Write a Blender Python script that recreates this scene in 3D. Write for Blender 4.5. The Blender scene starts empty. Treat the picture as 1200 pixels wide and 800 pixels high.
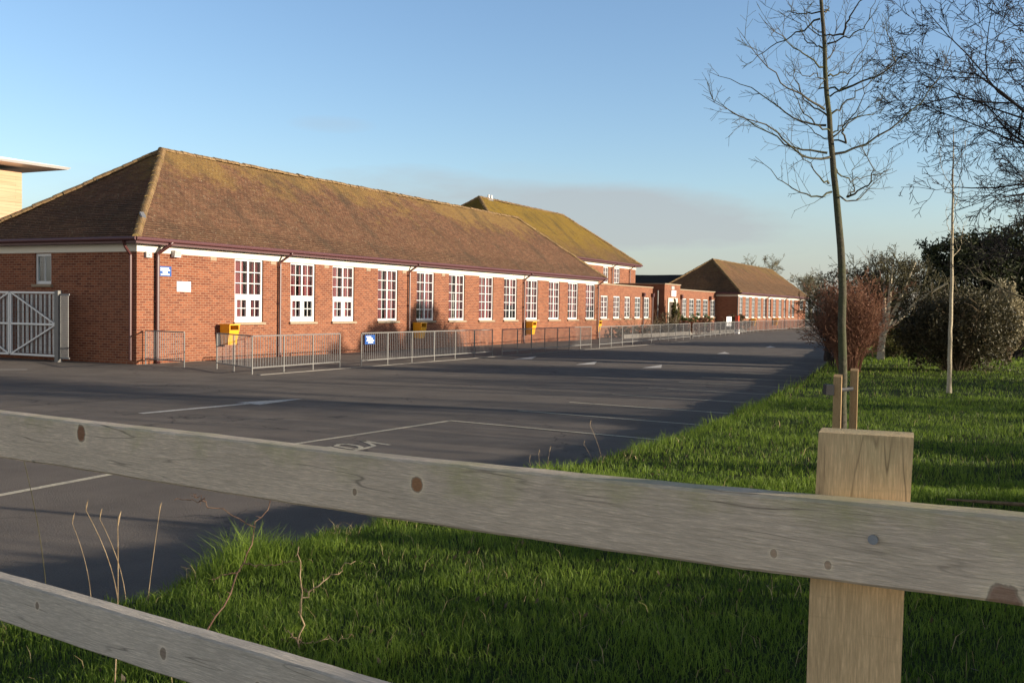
import bpy, math, random
import numpy as np
from mathutils import Vector, Matrix

random.seed(7)
sc = bpy.context.scene
COL = sc.collection
R = math.radians

# ------------------------------------------------------------------ places
TH = 0.4686872                                   # heading of the long facade
A0 = np.array([-11.0435, 29.7677, 0.0])          # near corner of the long school block
D = np.array([math.sin(TH), math.cos(TH), 0.0])  # along the facade
N = np.array([math.cos(TH), -math.sin(TH), 0.0]) # out of the facade, over the yard
ROT = math.pi / 2 - TH
SUN_EL = 9.4
SUN_H = np.array([0.960, -0.280, 0.0]); SUN_H /= np.linalg.norm(SUN_H)


def W(s, n, z=0.0):
    p = A0 + D * s + N * n
    return Vector((p[0], p[1], z))


# ------------------------------------------------------------------ mesh helpers
class MB:
    def __init__(self):
        self.v = []; self.f = []; self.uv = []; self.mi = []; self.m = 0

    def quad(self, pts, uv=None):
        i = len(self.v)
        self.v.extend([tuple(p) for p in pts])
        self.f.append(tuple(range(i, i + len(pts)))); self.uv.append(uv); self.mi.append(self.m)
        return self

    def box(self, x0, x1, y0, y1, z0, z1):
        P = [(x0, y0, z0), (x1, y0, z0), (x1, y1, z0), (x0, y1, z0), (x0, y0, z1), (x1, y0, z1), (x1, y1, z1), (x0, y1, z1)]
        for q in ((0, 3, 2, 1), (4, 5, 6, 7), (0, 1, 5, 4), (1, 2, 6, 5), (2, 3, 7, 6), (3, 0, 4, 7)):
            self.quad([P[k] for k in q])
        return self

    def hexa(self, P):
        for q in ((0, 3, 2, 1), (4, 5, 6, 7), (0, 1, 5, 4), (1, 2, 6, 5), (2, 3, 7, 6), (3, 0, 4, 7)):
            self.quad([P[k] for k in q])
        return self

    def bar(self, p, q, w, h, up=(0, 0, 1)):
        p = Vector(p); q = Vector(q); d = (q - p).normalized(); u = Vector(up)
        if abs(d.dot(u)) > .98: u = Vector((0, 1, 0))
        s = d.cross(u).normalized(); u = s.cross(d).normalized()
        s = s * w / 2; u = u * h / 2
        return self.hexa([p - s - u, p + s - u, q + s - u, q - s - u, p - s + u, p + s + u, q + s + u, q - s + u])

    def tube(self, pts, rad, n=8, cap=True):
        pts = [Vector(p) for p in pts]
        if not hasattr(rad, '__len__'): rad = [rad] * len(pts)
        i0 = len(self.v); m = len(pts)
        d0 = (pts[-1] - pts[0]).normalized()
        ref = Vector((0, 0, 1)) if abs(d0.z) < .9 else Vector((1, 0, 0))
        for k, p in enumerate(pts):
            d = (pts[min(k + 1, m - 1)] - pts[max(k - 1, 0)]).normalized()
            a = d.cross(ref).normalized(); b = a.cross(d).normalized()
            for j in range(n):
                t = 2 * math.pi * j / n
                self.v.append(tuple(p + a * (math.cos(t) * rad[k]) + b * (math.sin(t) * rad[k])))
        for k in range(m - 1):
            for j in range(n):
                a = i0 + k * n + j; b = i0 + k * n + (j + 1) % n
                self.f.append((b, a, a + n, b + n)); self.uv.append(None); self.mi.append(self.m)
        if cap:
            self.f.append(tuple(i0 + j for j in range(n))); self.uv.append(None); self.mi.append(self.m)
            self.f.append(tuple(i0 + (m - 1) * n + j for j in reversed(range(n)))); self.uv.append(None); self.mi.append(self.m)
        return self

    def build(self, name, mat, parent=None, loc=None, rotz=None, smooth=False, bevel=0):
        me = bpy.data.meshes.new(name)
        me.from_pydata(self.v, [], self.f)
        for mm in (mat if isinstance(mat, (list, tuple)) else [mat]): me.materials.append(mm)
        uvl = me.uv_layers.new(name='UVMap').data
        co = self.v; li = 0
        for fi, f in enumerate(self.f):
            uv = self.uv[fi]
            if uv is None:
                a, b, c = (Vector(co[f[0]]), Vector(co[f[1]]), Vector(co[f[2]]))
                nn = (b - a).cross(c - a)
                ax = max(range(3), key=lambda k: abs(nn[k]))
                for k, vi in enumerate(f):
                    p = co[vi]
                    uvl[li + k].uv = (p[0], p[1]) if ax == 2 else ((p[0], p[2]) if ax == 1 else (p[1], p[2]))
            else:
                for k in range(len(f)): uvl[li + k].uv = uv[k]
            li += len(f)
        if any(self.mi): me.polygons.foreach_set('material_index', self.mi)
        if smooth: me.polygons.foreach_set('use_smooth', [True] * len(me.polygons))
        me.update()
        o = bpy.data.objects.new(name, me); COL.objects.link(o)
        if parent: o.parent = parent
        if loc is not None: o.location = loc
        if rotz is not None: o.rotation_euler = (0, 0, rotz)
        if bevel:
            md = o.modifiers.new('bevel', 'BEVEL'); md.width = bevel; md.segments = 2; md.limit_method = 'ANGLE'
        return o


def np_mesh(name, V, F, mat, parent=None, tint=None, smooth=False, loc=None):
    """quads only: V (n,3), F (m,4); tint = one albedo variation value per vertex"""
    me = bpy.data.meshes.new(name)
    V = np.ascontiguousarray(V, dtype=np.float32); F = np.ascontiguousarray(F, dtype=np.int32)
    me.vertices.add(len(V)); me.vertices.foreach_set('co', V.ravel())
    me.loops.add(F.size); me.loops.foreach_set('vertex_index', F.ravel())
    me.polygons.add(len(F))
    me.polygons.foreach_set('loop_start', np.arange(0, F.size, 4, dtype=np.int32))
    me.polygons.foreach_set('loop_total', np.full(len(F), 4, dtype=np.int32))
    me.update(calc_edges=True)
    if smooth: me.polygons.foreach_set('use_smooth', np.ones(len(F), dtype=bool))
    me.materials.append(mat)
    if tint is not None:
        at = me.attributes.new('tint', 'FLOAT', 'POINT'); at.data.foreach_set('value', np.asarray(tint, dtype=np.float32))
    me.validate()
    o = bpy.data.objects.new(name, me); COL.objects.link(o)
    if parent: o.parent = parent
    if loc is not None: o.location = loc
    return o


def tag(o, label=None, cat=None, group=None, kind=None):
    if label: o['label'] = label
    if cat: o['category'] = cat
    if group: o['group'] = group
    if kind: o['kind'] = kind
    return o


def thing(name, label, cat, loc=(0, 0, 0), rotz=0.0, group=None):
    o = bpy.data.objects.new(name, None); COL.objects.link(o)
    o.empty_display_size = .3
    o.location = loc; o.rotation_euler = (0, 0, rotz)
    return tag(o, label, cat, group)


# ------------------------------------------------------------------ materials
class NT:
    def __init__(self, name):
        self.mat = bpy.data.materials.new(name); self.mat.use_nodes = True
        self.t = self.mat.node_tree; self.t.nodes.clear()
        self.out = self.n('ShaderNodeOutputMaterial')

    def n(self, typ, **kw):
        x = self.t.nodes.new(typ)
        for k, v in kw.items():
            if k.startswith('i_'):
                x.inputs[k[2:].replace('_', ' ')].default_value = v
            else: setattr(x, k, v)
        return x

    def l(self, a, b): self.t.links.new(a, b)

    def coord(self, which='Object', scale=(1, 1, 1)):
        c = self.n('ShaderNodeTexCoord'); m = self.n('ShaderNodeMapping'); m.inputs['Scale'].default_value = scale
        self.l(c.outputs[which], m.inputs['Vector']); return m.outputs[0]

    def noise(self, vec, scale, detail=4, rough=.55):
        x = self.n('ShaderNodeTexNoise'); x.inputs['Scale'].default_value = scale
        x.inputs['Detail'].default_value = detail; x.inputs['Roughness'].default_value = rough
        self.l(vec, x.inputs['Vector']); return x.outputs['Fac']

    def ramp(self, fac, stops, interp='LINEAR'):
        x = self.n('ShaderNodeValToRGB'); r = x.color_ramp; r.interpolation = interp
        while len(r.elements) < len(stops): r.elements.new(.5)
        for e, (p, c) in zip(r.elements, stops):
            e.position = p; e.color = (c[0], c[1], c[2], 1) if hasattr(c, '__len__') else (c, c, c, 1)
        self.l(fac, x.inputs[0]); return x.outputs[0]

    def mix(self, fac, a, b, mode='MIX'):
        x = self.n('ShaderNodeMix', data_type='RGBA', blend_type=mode)
        for sock, val in ((x.inputs[0], fac), (x.inputs[6], a), (x.inputs[7], b)):
            if isinstance(val, (int, float)): sock.default_value = val
            elif isinstance(val, (tuple, list)): sock.default_value = (val[0], val[1], val[2], 1)
            else: self.l(val, sock)
        return x.outputs[2]

    def math(self, op, a, b=0.0, clamp=False):
        x = self.n('ShaderNodeMath', operation=op, use_clamp=clamp)
        for i, val in enumerate((a, b)):
            if isinstance(val, (int, float)): x.inputs[i].default_value = val
            else: self.l(val, x.inputs[i])
        return x.outputs[0]

    def principled(self, color, rough=.8, metal=0.0, bump=None, bdist=.01, bstr=.6, spec=.5):
        p = self.n('ShaderNodeBsdfPrincipled')
        if isinstance(color, (tuple, list)): p.inputs['Base Color'].default_value = (color[0], color[1], color[2], 1)
        else: self.l(color, p.inputs['Base Color'])
        if isinstance(rough, (int, float)): p.inputs['Roughness'].default_value = rough
        else: self.l(rough, p.inputs['Roughness'])
        p.inputs['Metallic'].default_value = metal
        p.inputs['Specular IOR Level'].default_value = spec
        if bump is not None:
            b = self.n('ShaderNodeBump'); b.inputs['Distance'].default_value = bdist; b.inputs['Strength'].default_value = bstr
            self.l(bump, b.inputs['Height']); self.l(b.outputs[0], p.inputs['Normal'])
        self.l(p.outputs[0], self.out.inputs[0]); return p


def paint(name, col, rough=.5, metal=0, var=.15, scale=3.0, spec=.5):
    t = NT(name); v = t.coord('Object')
    f = t.noise(v, scale, 5)
    c = t.mix(f, tuple(k * (1 - var) for k in col), tuple(min(1, k * (1 + var)) for k in col))
    t.principled(c, rough, metal, t.noise(v, 40, 2), .002, .3, spec); return t.mat


def brick_mat(name, c1, c2, mortar):
    t = NT(name); v = t.coord('UV')
    b = t.n('ShaderNodeTexBrick'); b.offset = .5
    b.inputs['Scale'].default_value = 1; b.inputs['Brick Width'].default_value = .225; b.inputs['Row Height'].default_value = .075
    b.inputs['Mortar Size'].default_value = .009; b.inputs['Mortar Smooth'].default_value = .25; b.inputs['Bias'].default_value = .1
    for k, c in (('Color1', c1), ('Color2', c2), ('Mortar', mortar)): b.inputs[k].default_value = (*c, 1)
    t.l(v, b.inputs['Vector'])
    big = t.noise(v, .55, 5); sm = t.noise(v, 9, 3)
    # long thin noise so that odd courses and single bricks differ
    vs = t.coord('UV', (4.4, 13.3, 1)); odd = t.noise(vs, 1.0, 1)
    c = t.mix(t.ramp(odd, [(.45, 0), (.75, .5)]), b.outputs['Color'], t.mix(.5, b.outputs['Color'], (.28, .13, .07)))
    c = t.mix(t.math('MULTIPLY', t.ramp(odd, [(.26, 1), (.38, 0)]), .3), c, (.10, .038, .028))
    c = t.mix(t.ramp(big, [(.4, 0), (.75, .3)]), c, (.27, .14, .09))
    c = t.mix(t.ramp(t.noise(v, 1.3, 6), [(.55, 0), (.75, .35)]), c, (.13, .05, .032))
    c = t.mix(.25, c, t.mix(sm, (.2, .07, .04), (.6, .35, .22)), 'OVERLAY')
    t.principled(c, .9, 0, t.math('SUBTRACT', 1, b.outputs['Fac']), .006, .7, .2); return t.mat


def tile_mat(name, base, dark, moss, mossv, mossw):
    """clay tiles; UV.y runs up the slope in metres; lichen grows in patches, thicker toward the ridge"""
    t = NT(name); v = t.coord('UV')
    b = t.n('ShaderNodeTexBrick'); b.offset = .5
    b.inputs['Scale'].default_value = 1; b.inputs['Brick Width'].default_value = .17; b.inputs['Row Height'].default_value = .115
    b.inputs['Mortar Size'].default_value = .006; b.inputs['Mortar Smooth'].default_value = .2; b.inputs['Bias'].default_value = -.1
    for k, c in (('Color1', base), ('Color2', dark), ('Mortar', (.045, .03, .02))): b.inputs[k].default_value = (*c, 1)
    t.l(v, b.inputs['Vector'])
    n1 = t.noise(v, .35, 6, .62); n2 = t.noise(v, 2.2, 5, .7); n3 = t.noise(v, 9, 3, .6)
    c = t.mix(t.ramp(n1, [(.38, 0), (.66, .6)]), b.outputs['Color'], tuple(k * .55 for k in base))
    c = t.mix(t.ramp(n2, [(.45, 0), (.75, .45)]), c, (.17, .11, .06))
    c = t.mix(t.ramp(t.noise(v, 5.5, 2, .6), [(.56, 0), (.68, .7)]), c, tuple(k * .42 for k in base))
    c = t.mix(t.ramp(t.noise(v, 7.0, 2, .5), [(.6, 0), (.7, .6)]), c, (.22, .155, .1))
    sep = t.n('ShaderNodeSeparateXYZ'); t.l(v, sep.inputs[0])
    hgt = t.math('DIVIDE', sep.outputs[1], mossv)
    m = t.math('ADD', t.math('MULTIPLY', n1, .7), t.math('ADD', t.math('MULTIPLY', n2, .45), t.math('MULTIPLY', hgt, .55)))
    m = t.ramp(m, [(.78 - mossw, 0), (1.12 - mossw, 1)])
    m = t.math('MULTIPLY', m, t.ramp(n3, [(.3, .35), (.6, 1)]))
    c = t.mix(m, c, moss)
    c = t.mix(t.ramp(t.noise(v, 16, 2, .5), [(.64, 0), (.72, .7)]), c, (.30, .28, .2))      # pale lichen spots
    c = t.mix(t.ramp(t.noise(t.coord('UV', (.9, .35, 1)), 1.0, 5, .65), [(.50, 0), (.72, .65)]), c, (.045, .04, .03))
    t.principled(c, .92, 0, t.math('SUBTRACT', t.math('ADD', n3, t.math('MULTIPLY', n2, .6)), b.outputs['Fac']), .02, .8, .15); return t.mat


def wood_mat(name, base, dark, algae, grain=(1.2, 14, 14), knots=(), algw=.5):
    t = NT(name); v = t.coord('Object', grain); o = t.coord('Object')
    n1 = t.noise(v, 3.0, 8, .65); n2 = t.noise(o, 5, 4); n3 = t.noise(v, 11, 4, .7)
    c = t.mix(t.ramp(n1, [(.3, 0), (.7, 1)]), dark, base)
    c = t.mix(t.ramp(n3, [(.35, .45), (.6, 0)]), c, tuple(k * .55 for k in dark))
    c = t.mix(t.ramp(n2, [(.4, 0), (.8, .5)]), c, (base[0] * 1.15, base[1] * 1.12, base[2] * 1.08))
    sep = t.n('ShaderNodeSeparateXYZ'); t.l(o, sep.inputs[0])
    na = t.noise(o, 7, 6, .65)
    a = t.math('ADD', na, t.math('MULTIPLY', sep.outputs[2], 3.2))
    a = t.ramp(a, [(.40, 0), (.62, algw)])
    c = t.mix(a, c, algae)
    fg = t.noise(v, 26, 3, .7); c = t.mix(t.ramp(fg, [(.4, .55), (.58, 0)]), c, tuple(k * .72 for k in dark)); c = t.mix(t.ramp(fg, [(.55, 0), (.72, .5)]), c, tuple(min(1, k * 1.25) for k in base)); ck_ = t.noise(v, .9, 3, .5); c = t.mix(t.math('MULTIPLY', t.ramp(ck_, [(.492, 0), (.5, 1), (.508, 0)]), t.ramp(n2, [(.45, 0), (.6, .8)])), c, tuple(k * .22 for k in dark)); bl = t.noise(o, 2.3, 4, .6); c = t.mix(t.ramp(bl, [(.35, .3), (.55, 0)]), c, tuple(k * .7 for k in dark)); c = t.mix(t.ramp(t.noise(t.coord('Object', (2.2, 30, 30)), 2.0, 6, .75), [(.55, 0), (.72, .4)]), c, tuple(k * .6 for k in dark))
    bumpv = t.math('ADD', t.math('MULTIPLY', n1, .7), t.math('ADD', t.math('MULTIPLY', n3, .8), t.math('MULTIPLY', fg, .6)))
    for (kx, kz, kr, kc) in knots:
        m = t.n('ShaderNodeMapping'); m.vector_type = 'POINT'
        m.inputs['Location'].default_value = (-kx / (kr), 0, -kz / (kr * 1.25)); m.inputs['Scale'].default_value = (1 / kr, 0, 1 / (kr * 1.25))
        tc = t.n('ShaderNodeTexCoord'); t.l(tc.outputs['Object'], m.inputs[0])
        wob = t.n('ShaderNodeVectorMath', operation='LENGTH'); t.l(m.outputs[0], wob.inputs[0])
        dist = t.math('ADD', wob.outputs['Value'], t.math('MULTIPLY', t.math('SUBTRACT', t.noise(o, 45, 3), .35), .9))
        dist = t.math('MULTIPLY', dist, .4)
        c = t.mix(t.ramp(dist, [(.38, 0), (.47, .5), (.6, .2), (.88, 0)]), c, (min(.9, base[0] * 1.2), base[1] * 1.15, base[2] * 1.05))
        kcol = t.mix(t.noise(o, 220, 3), kc, tuple(k * .5 for k in kc))
        c = t.mix(t.ramp(dist, [(.36, .92), (.46, 0)]), c, kcol)
        c = t.mix(t.ramp(dist, [(.37, 0), (.43, .5), (.48, 0)]), c, (.09, .06, .04))
    t.principled(c, .85, 0, bumpv, .0035, .9, .25); return t.mat


def bark_mat(name, c1, c2, green=None, sc_=30):
    t = NT(name); v = t.coord('Object'); n1 = t.noise(v, sc_, 5, .7); n2 = t.noise(v, 3, 4)
    c = t.mix(t.ramp(n1, [(.35, 0), (.65, 1)]), c1, c2)
    if green: c = t.mix(t.ramp(n2, [(.42, 0), (.62, .7)]), c, green)
    t.principled(c, .9, 0, n1, .01, .6, .2); return t.mat


def leaf_mat(name, c1, c2, trans=.3, rough=.6):
    t = NT(name); a = t.n('ShaderNodeAttribute'); a.attribute_name = 'tint'
    c = t.mix(a.outputs['Fac'], c1, c2)
    d = t.principled(c, rough, 0, spec=.3)
    tr = t.n('ShaderNodeBsdfTranslucent'); t.l(c, tr.inputs[0])
    ms = t.n('ShaderNodeMixShader'); ms.inputs[0].default_value = trans
    t.l(d.outputs[0], ms.inputs[1]); t.l(tr.outputs[0], ms.inputs[2]); t.l(ms.outputs[0], t.out.inputs[0]); return t.mat


M = {}
M['brick'] = brick_mat('red_brick', (.25, .092, .046), (.125, .038, .022), (.30, .215, .145))
M['tile'] = tile_mat('clay_tile', (.19, .10, .06), (.10, .052, .034), (.22, .14, .05), 6.6, -.07)
M['tile_far'] = tile_mat('clay_tile_far', (.18, .10, .052), (.14, .074, .038), (.18, .12, .045), 8.5, 0.0)
M['tile_moss'] = tile_mat('clay_tile_mossy', (.16, .095, .045), (.125, .07, .034), (.21, .14, .022), 6.0, .22)
M['ridge'] = tile_mat('ridge_tile_lichen', (.26, .17, .08), (.2, .12, .06), (.32, .23, .09), 1.0, .05)
M['cream'] = paint('cream_paint', (.60, .56, .47), .6, 0, .05)
M['white'] = paint('white_paint', (.58, .575, .56), .45, 0, .04)
M['maroon'] = paint('maroon_paint', (.085, .030, .032), .5, 0, .15)
M['pipe'] = paint('dark_pipe_paint', (.07, .022, .02), .4, 0, .2)
M['black'] = paint('black_rubber', (.012, .012, .013), .6)
M['stone'] = paint('sill_stone', (.27, .21, .14), .85, 0, .2, 8)
M['concrete'] = paint('kerb_concrete', (.17, .155, .135), .9, 0, .2, 6)
M['galv'] = paint('galvanised_steel', (.165, .16, .15), .6, .25, .15, 5)
M['galv_dark'] = paint('dull_steel', (.20, .20, .2), .55, .4, .15, 5)
M['gate'] = paint('gate_pale_steel', (.62, .62, .6), .5, .1, .08, 5)
M['curtain'] = paint('maroon_curtain', (.42, .13, .14), .95, 0, .25, 4, .1)
M['interior'] = paint('room_plaster', (.34, .28, .25), .9, 0, .1)
M['yellow'] = paint('yellow_plastic', (.72, .33, .01), .45, 0, .12, 6)
M['blue_sign'] = paint('blue_sign', (.012, .07, .27), .4, 0, .05)
M['sign_white'] = paint('white_sign', (.82, .83, .84), .4, 0, .03)
M['sign_ink'] = paint('sign_ink', (.18, .2, .24), .5)
M['lamp_grey'] = paint('lamp_grey', (.34, .34, .33), .5)
M['lead'] = paint('lead_flashing', (.16, .165, .18), .6, .2, .2)
M['slate'] = paint('dark_slate', (.022, .02, .02), .8, 0, .2)
M['felt'] = paint('roof_felt', (.11, .105, .1), .95, 0, .2)
M['roof_white'] = paint('roof_edge_metal', (.62, .6, .58), .4, .3, .05)
M['red_paint'] = paint('orange_red_paint', (.5, .06, .02), .45)
M['door'] = paint('dark_door_wood', (.06, .045, .03), .5)
M['steel_blue'] = paint('nail_steel', (.30, .33, .38), .4, .8, .2, 200)

# glass: a clear pane with a mirror-like sheen
t = NT('window_glass')
tr = t.n('ShaderNodeBsdfTransparent'); tr.inputs[0].default_value = (.86, .9, .9, 1)
gl = t.n('ShaderNodeBsdfGlossy'); gl.inputs['Roughness'].default_value = .03; gl.inputs[0].default_value = (.9, .95, 1, 1)
fr = t.n('ShaderNodeFresnel'); fr.inputs[0].default_value = 1.52
gb = t.n('ShaderNodeNewGeometry'); fm = t.math('MULTIPLY', t.math('ADD', t.math('MULTIPLY', fr.outputs[0], .8), .02, True), t.math('SUBTRACT', 1.0, gb.outputs['Backfacing']))
ms = t.n('ShaderNodeMixShader'); t.l(fm, ms.inputs[0]); t.l(tr.outputs[0], ms.inputs[1]); t.l(gl.outputs[0], ms.inputs[2]); t.l(ms.outputs[0], t.out.inputs[0])
M['glass'] = t.mat

# timber boards
t = NT('larch_cladding'); v = t.coord('UV')
b = t.n('ShaderNodeTexBrick'); b.offset = .37
b.inputs['Brick Width'].default_value = 3.1; b.inputs['Row Height'].default_value = .16; b.inputs['Mortar Size'].default_value = .008; b.inputs['Scale'].default_value = 1
for k, c in (('Color1', (.46, .26, .145)), ('Color2', (.40, .21, .11)), ('Mortar', (.2, .1, .05))): b.inputs[k].default_value = (*c, 1)
t.l(v, b.inputs['Vector'])
c = t.mix(t.ramp(t.noise(t.coord('UV', (.6, 9, 1)), 1, 5), [(.35, 0), (.7, .7)]), b.outputs['Color'], (.5, .32, .2))
t.principled(c, .7, 0, b.outputs['Fac'], .01, -.5); M['larch'] = t.mat

# worn tarmac, in yard coordinates
t = NT('old_tarmac'); v = t.coord('Object')
n1 = t.noise(v, .12, 5, .6); n2 = t.noise(v, 1.1, 6, .65); n3 = t.noise(v, 55, 3, .7)
n4 = t.noise(t.coord('Object', (.05, .7, 1)), 1.0, 5, .6)
c = t.mix(t.ramp(n1, [(.3, 0), (.7, 1)]), (.142, .122, .104), (.185, .16, .137))
c = t.mix(t.ramp(n2, [(.35, .4), (.6, 0)]), c, (.07, .061, .053))
c = t.mix(t.ramp(n4, [(.5, 0), (.75, .35)]), c, (.175, .153, .131))
c = t.mix(.35, c, t.mix(n3, (.05, .05, .05), (.75, .72, .68)), 'OVERLAY')
c = t.mix(t.ramp(t.noise(v, .8, 3, .5), [(.68, 0), (.72, .35)]), c, (.09, .083, .077))
vo = t.n('ShaderNodeTexVoronoi', feature='DISTANCE_TO_EDGE'); vo.inputs['Scale'].default_value = .33
wv = t.n('ShaderNodeVectorMath', operation='ADD'); t.l(v, wv.inputs[0]); wm_ = t.n('ShaderNodeVectorMath', operation='SCALE'); wm_.inputs['Scale'].default_value = .9
nn_ = t.n('ShaderNodeTexNoise'); nn_.inputs['Scale'].default_value = 1.6; nn_.inputs['Detail'].default_value = 5; t.l(v, nn_.inputs['Vector']); t.l(nn_.outputs['Color'], wm_.inputs[0]); t.l(wm_.outputs[0], wv.inputs[1]); t.l(wv.outputs[0], vo.inputs['Vector'])
crk = t.math('MULTIPLY', t.ramp(vo.outputs['Distance'], [(.0, 1), (.009, 0)]), t.ramp(t.noise(v, .25, 2), [(.48, 0), (.56, .8)]))
c = t.mix(crk, c, (.03, .027, .025))
sp = t.noise(v, 170, 2, .6); c = t.mix(t.ramp(sp, [(.62, 0), (.7, .6)]), c, (.3, .27, .24))
t.principled(c, .93, 0, n3, .012, .8, .25); M['tarmac'] = t.mat

t = NT('worn_road_paint'); v = t.coord('Object')
w = t.ramp(t.math('ADD', t.noise(v, 30, 5, .7), t.math('MULTIPLY', t.noise(v, 3, 3), .5)), [(.58, 0), (.85, .75)])
c = t.mix(w, (.72, .64, .46), (.3, .27, .22)); t.principled(c, .85); M['line'] = t.mat
t = NT('worn_white_paint'); v = t.coord('Object')
w = t.ramp(t.math('ADD', t.noise(v, 20, 5, .7), t.math('MULTIPLY', t.noise(v, 2, 3), .5)), [(.6, 0), (.85, .7)])
c = t.mix(w, (.66, .63, .57), (.3, .28, .25)); t.principled(c, .85); M['arrow'] = t.mat
M['tar'] = paint('tar_seam', (.05, .045, .04), .9)

t = NT('verge_soil'); v = t.coord('Object')
c = t.mix(t.noise(v, 2.2, 6, .7), (.03, .045, .011), (.05, .065, .016))
c = t.mix(t.ramp(t.noise(v, 9, 4, .7), [(.55, 0), (.75, .8)]), c, (.04, .031, .019))
t.principled(c, .95, 0, t.noise(v, 30, 4), .04, 1.0, .1); M['soil'] = t.mat
t = NT('far_field'); v = t.coord('Object')
c = t.mix(t.noise(v, .02, 5), (.07, .10, .03), (.11, .13, .05)); t.principled(c, .95); M['field'] = t.mat

M['grass'] = leaf_mat('grass_blade', (.062, .118, .012), (.25, .345, .045), .5, .55)
M['dry'] = leaf_mat('dry_grass', (.30, .22, .10), (.48, .38, .2), .2, .8)
M['bark_young'] = bark_mat('young_bark', (.04, .035, .026), (.10, .088, .062), (.06, .07, .03))
M['bark_dark'] = bark_mat('dark_bark', (.022, .018, .017), (.06, .05, .045))
M['bark_pale'] = bark_mat('pale_bark', (.30, .25, .17), (.48, .42, .3))
M['bark_mid'] = bark_mat('mid_bark', (.10, .085, .06), (.2, .165, .11), (.11, .12, .05))
M['stem_red'] = bark_mat('red_stem', (.155, .068, .043), (.20, .105, .06))
M['stem_brown'] = bark_mat('brown_stem', (.11, .075, .045), (.2, .15, .09))
M['stem_olive'] = bark_mat('olive_stem', (.055, .05, .026), (.10, .09, .045))
M['stem_dry'] = bark_mat('dry_stem', (.25, .17, .09), (.42, .32, .2))
M['thorn'] = bark_mat('bramble_stem', (.16, .08, .055), (.3, .2, .13))
M['leaf_dark'] = leaf_mat('dark_leaf', (.022, .03, .012), (.065, .07, .028), .2)
M['leaf_brown'] = leaf_mat('brown_leaf', (.05, .037, .02), (.14, .105, .055), .25)
M['leaf_bush'] = leaf_mat('bush_leaf', (.032, .03, .015), (.095, .08, .036), .2)
M['leaf_red'] = leaf_mat('red_leaf', (.13, .048, .032), (.2, .09, .05), .25)
M['leaf_green'] = leaf_mat('green_leaf', (.035, .07, .018), (.09, .13, .03), .25)
M['leaf_olive'] = leaf_mat('olive_leaf', (.06, .065, .018), (.14, .13, .04), .25)
M['leaf_pale'] = leaf_mat('pale_leaf', (.22, .19, .11), (.36, .31, .19), .25)
M['stake'] = wood_mat('stake_wood', (.52, .36, .19), (.38, .24, .12), (.3, .25, .12), (14, 14, 1.2), (), .1)
M['rail'] = wood_mat('rail_wood', (.80, .66, .51), (.62, .51, .39), (.36, .37, .11), (1.2, 16, 16),
                     ((.885, -.045, .0115, (.42, .20, .085)), (1.79, -.035, .015, (.30, .13, .06)), (.292, -.07, .0045, (.62, .44, .29)), (.222, -.075, .005, (.6, .42, .28)), (1.02, -.072, .005, (.42, .3, .2)), (.02, -.09, .02, (.4, .25, .17))), .6)
M['lower'] = wood_mat('lower_rail_wood', (.70, .62, .52), (.53, .47, .39), (.27, .3, .16), (1.1, 16, 16),
                      ((1.52, -.05, .010, (.34, .26, .19)), (1.95, -.03, .007, (.34, .26, .19)), (1.25, -.06, .009, (.36, .28, .2))), .05)
M['post'] = wood_mat('post_wood', (.76, .55, .31), (.62, .44, .24), (.46, .43, .24), (16, 16, 1.1), (), .6)

# ------------------------------------------------------------------ camera
cam_d = bpy.data.cameras.new('camera'); cam = bpy.data.objects.new('camera', cam_d); COL.objects.link(cam)
pt, rl = 0.0336286, 0.015359
Fv = Vector((0, math.cos(pt), -math.sin(pt))); U0 = Vector((0, math.sin(pt), math.cos(pt))); R0 = Vector((1, 0, 0))
Rv = math.cos(rl) * R0 + math.sin(rl) * U0; Uv = -math.sin(rl) * R0 + math.cos(rl) * U0
cam.matrix_world = Matrix(((Rv.x, Uv.x, -Fv.x, 0), (Rv.y, Uv.y, -Fv.y, 0), (Rv.z, Uv.z, -Fv.z, 1.85), (0, 0, 0, 1)))
cam_d.lens = 1186.57 / 1200 * 36; cam_d.sensor_width = 36; cam_d.clip_start = .05; cam_d.clip_end = 6000
sc.camera = cam
CAM = Vector((0, 0, 1.85))


# ------------------------------------------------------------------ sky and sun
world = bpy.data.worlds.new('World'); sc.world = world; world.use_nodes = True
nt = world.node_tree; nt.nodes.clear()
az = math.atan2(SUN_H[0], SUN_H[1])
sky = nt.nodes.new('ShaderNodeTexSky'); sky.sky_type = 'NISHITA'; sky.sun_disc = False
sky.sun_elevation = R(SUN_EL); sky.sun_rotation = az; sky.altitude = 20; sky.air_density = 1.0; sky.dust_density = .6; sky.ozone_density = 2.6
geo = nt.nodes.new('ShaderNodeTexCoord')


def wn(typ, **kw):
    x = nt.nodes.new(typ)
    for k, v in kw.items(): setattr(x, k, v)
    return x


sepw = wn('ShaderNodeSeparateXYZ'); nt.links.new(geo.outputs['Generated'], sepw.inputs[0])


def wm(op, a, b=0.0, clamp=False):
    x = wn('ShaderNodeMath', operation=op, use_clamp=clamp)
    for i, val in enumerate((a, b)):
        if isinstance(val, (int, float)): x.inputs[i].default_value = val
        else: nt.links.new(val, x.inputs[i])
    return x.outputs[0]


def wramp(fac, stops):
    x = wn('ShaderNodeValToRGB'); r = x.color_ramp
    while len(r.elements) < len(stops): r.elements.new(.5)
    for e, (p, c) in zip(r.elements, stops): e.position = p; e.color = (c, c, c, 1)
    nt.links.new(fac, x.inputs[0]); return x.outputs[0]


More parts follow.
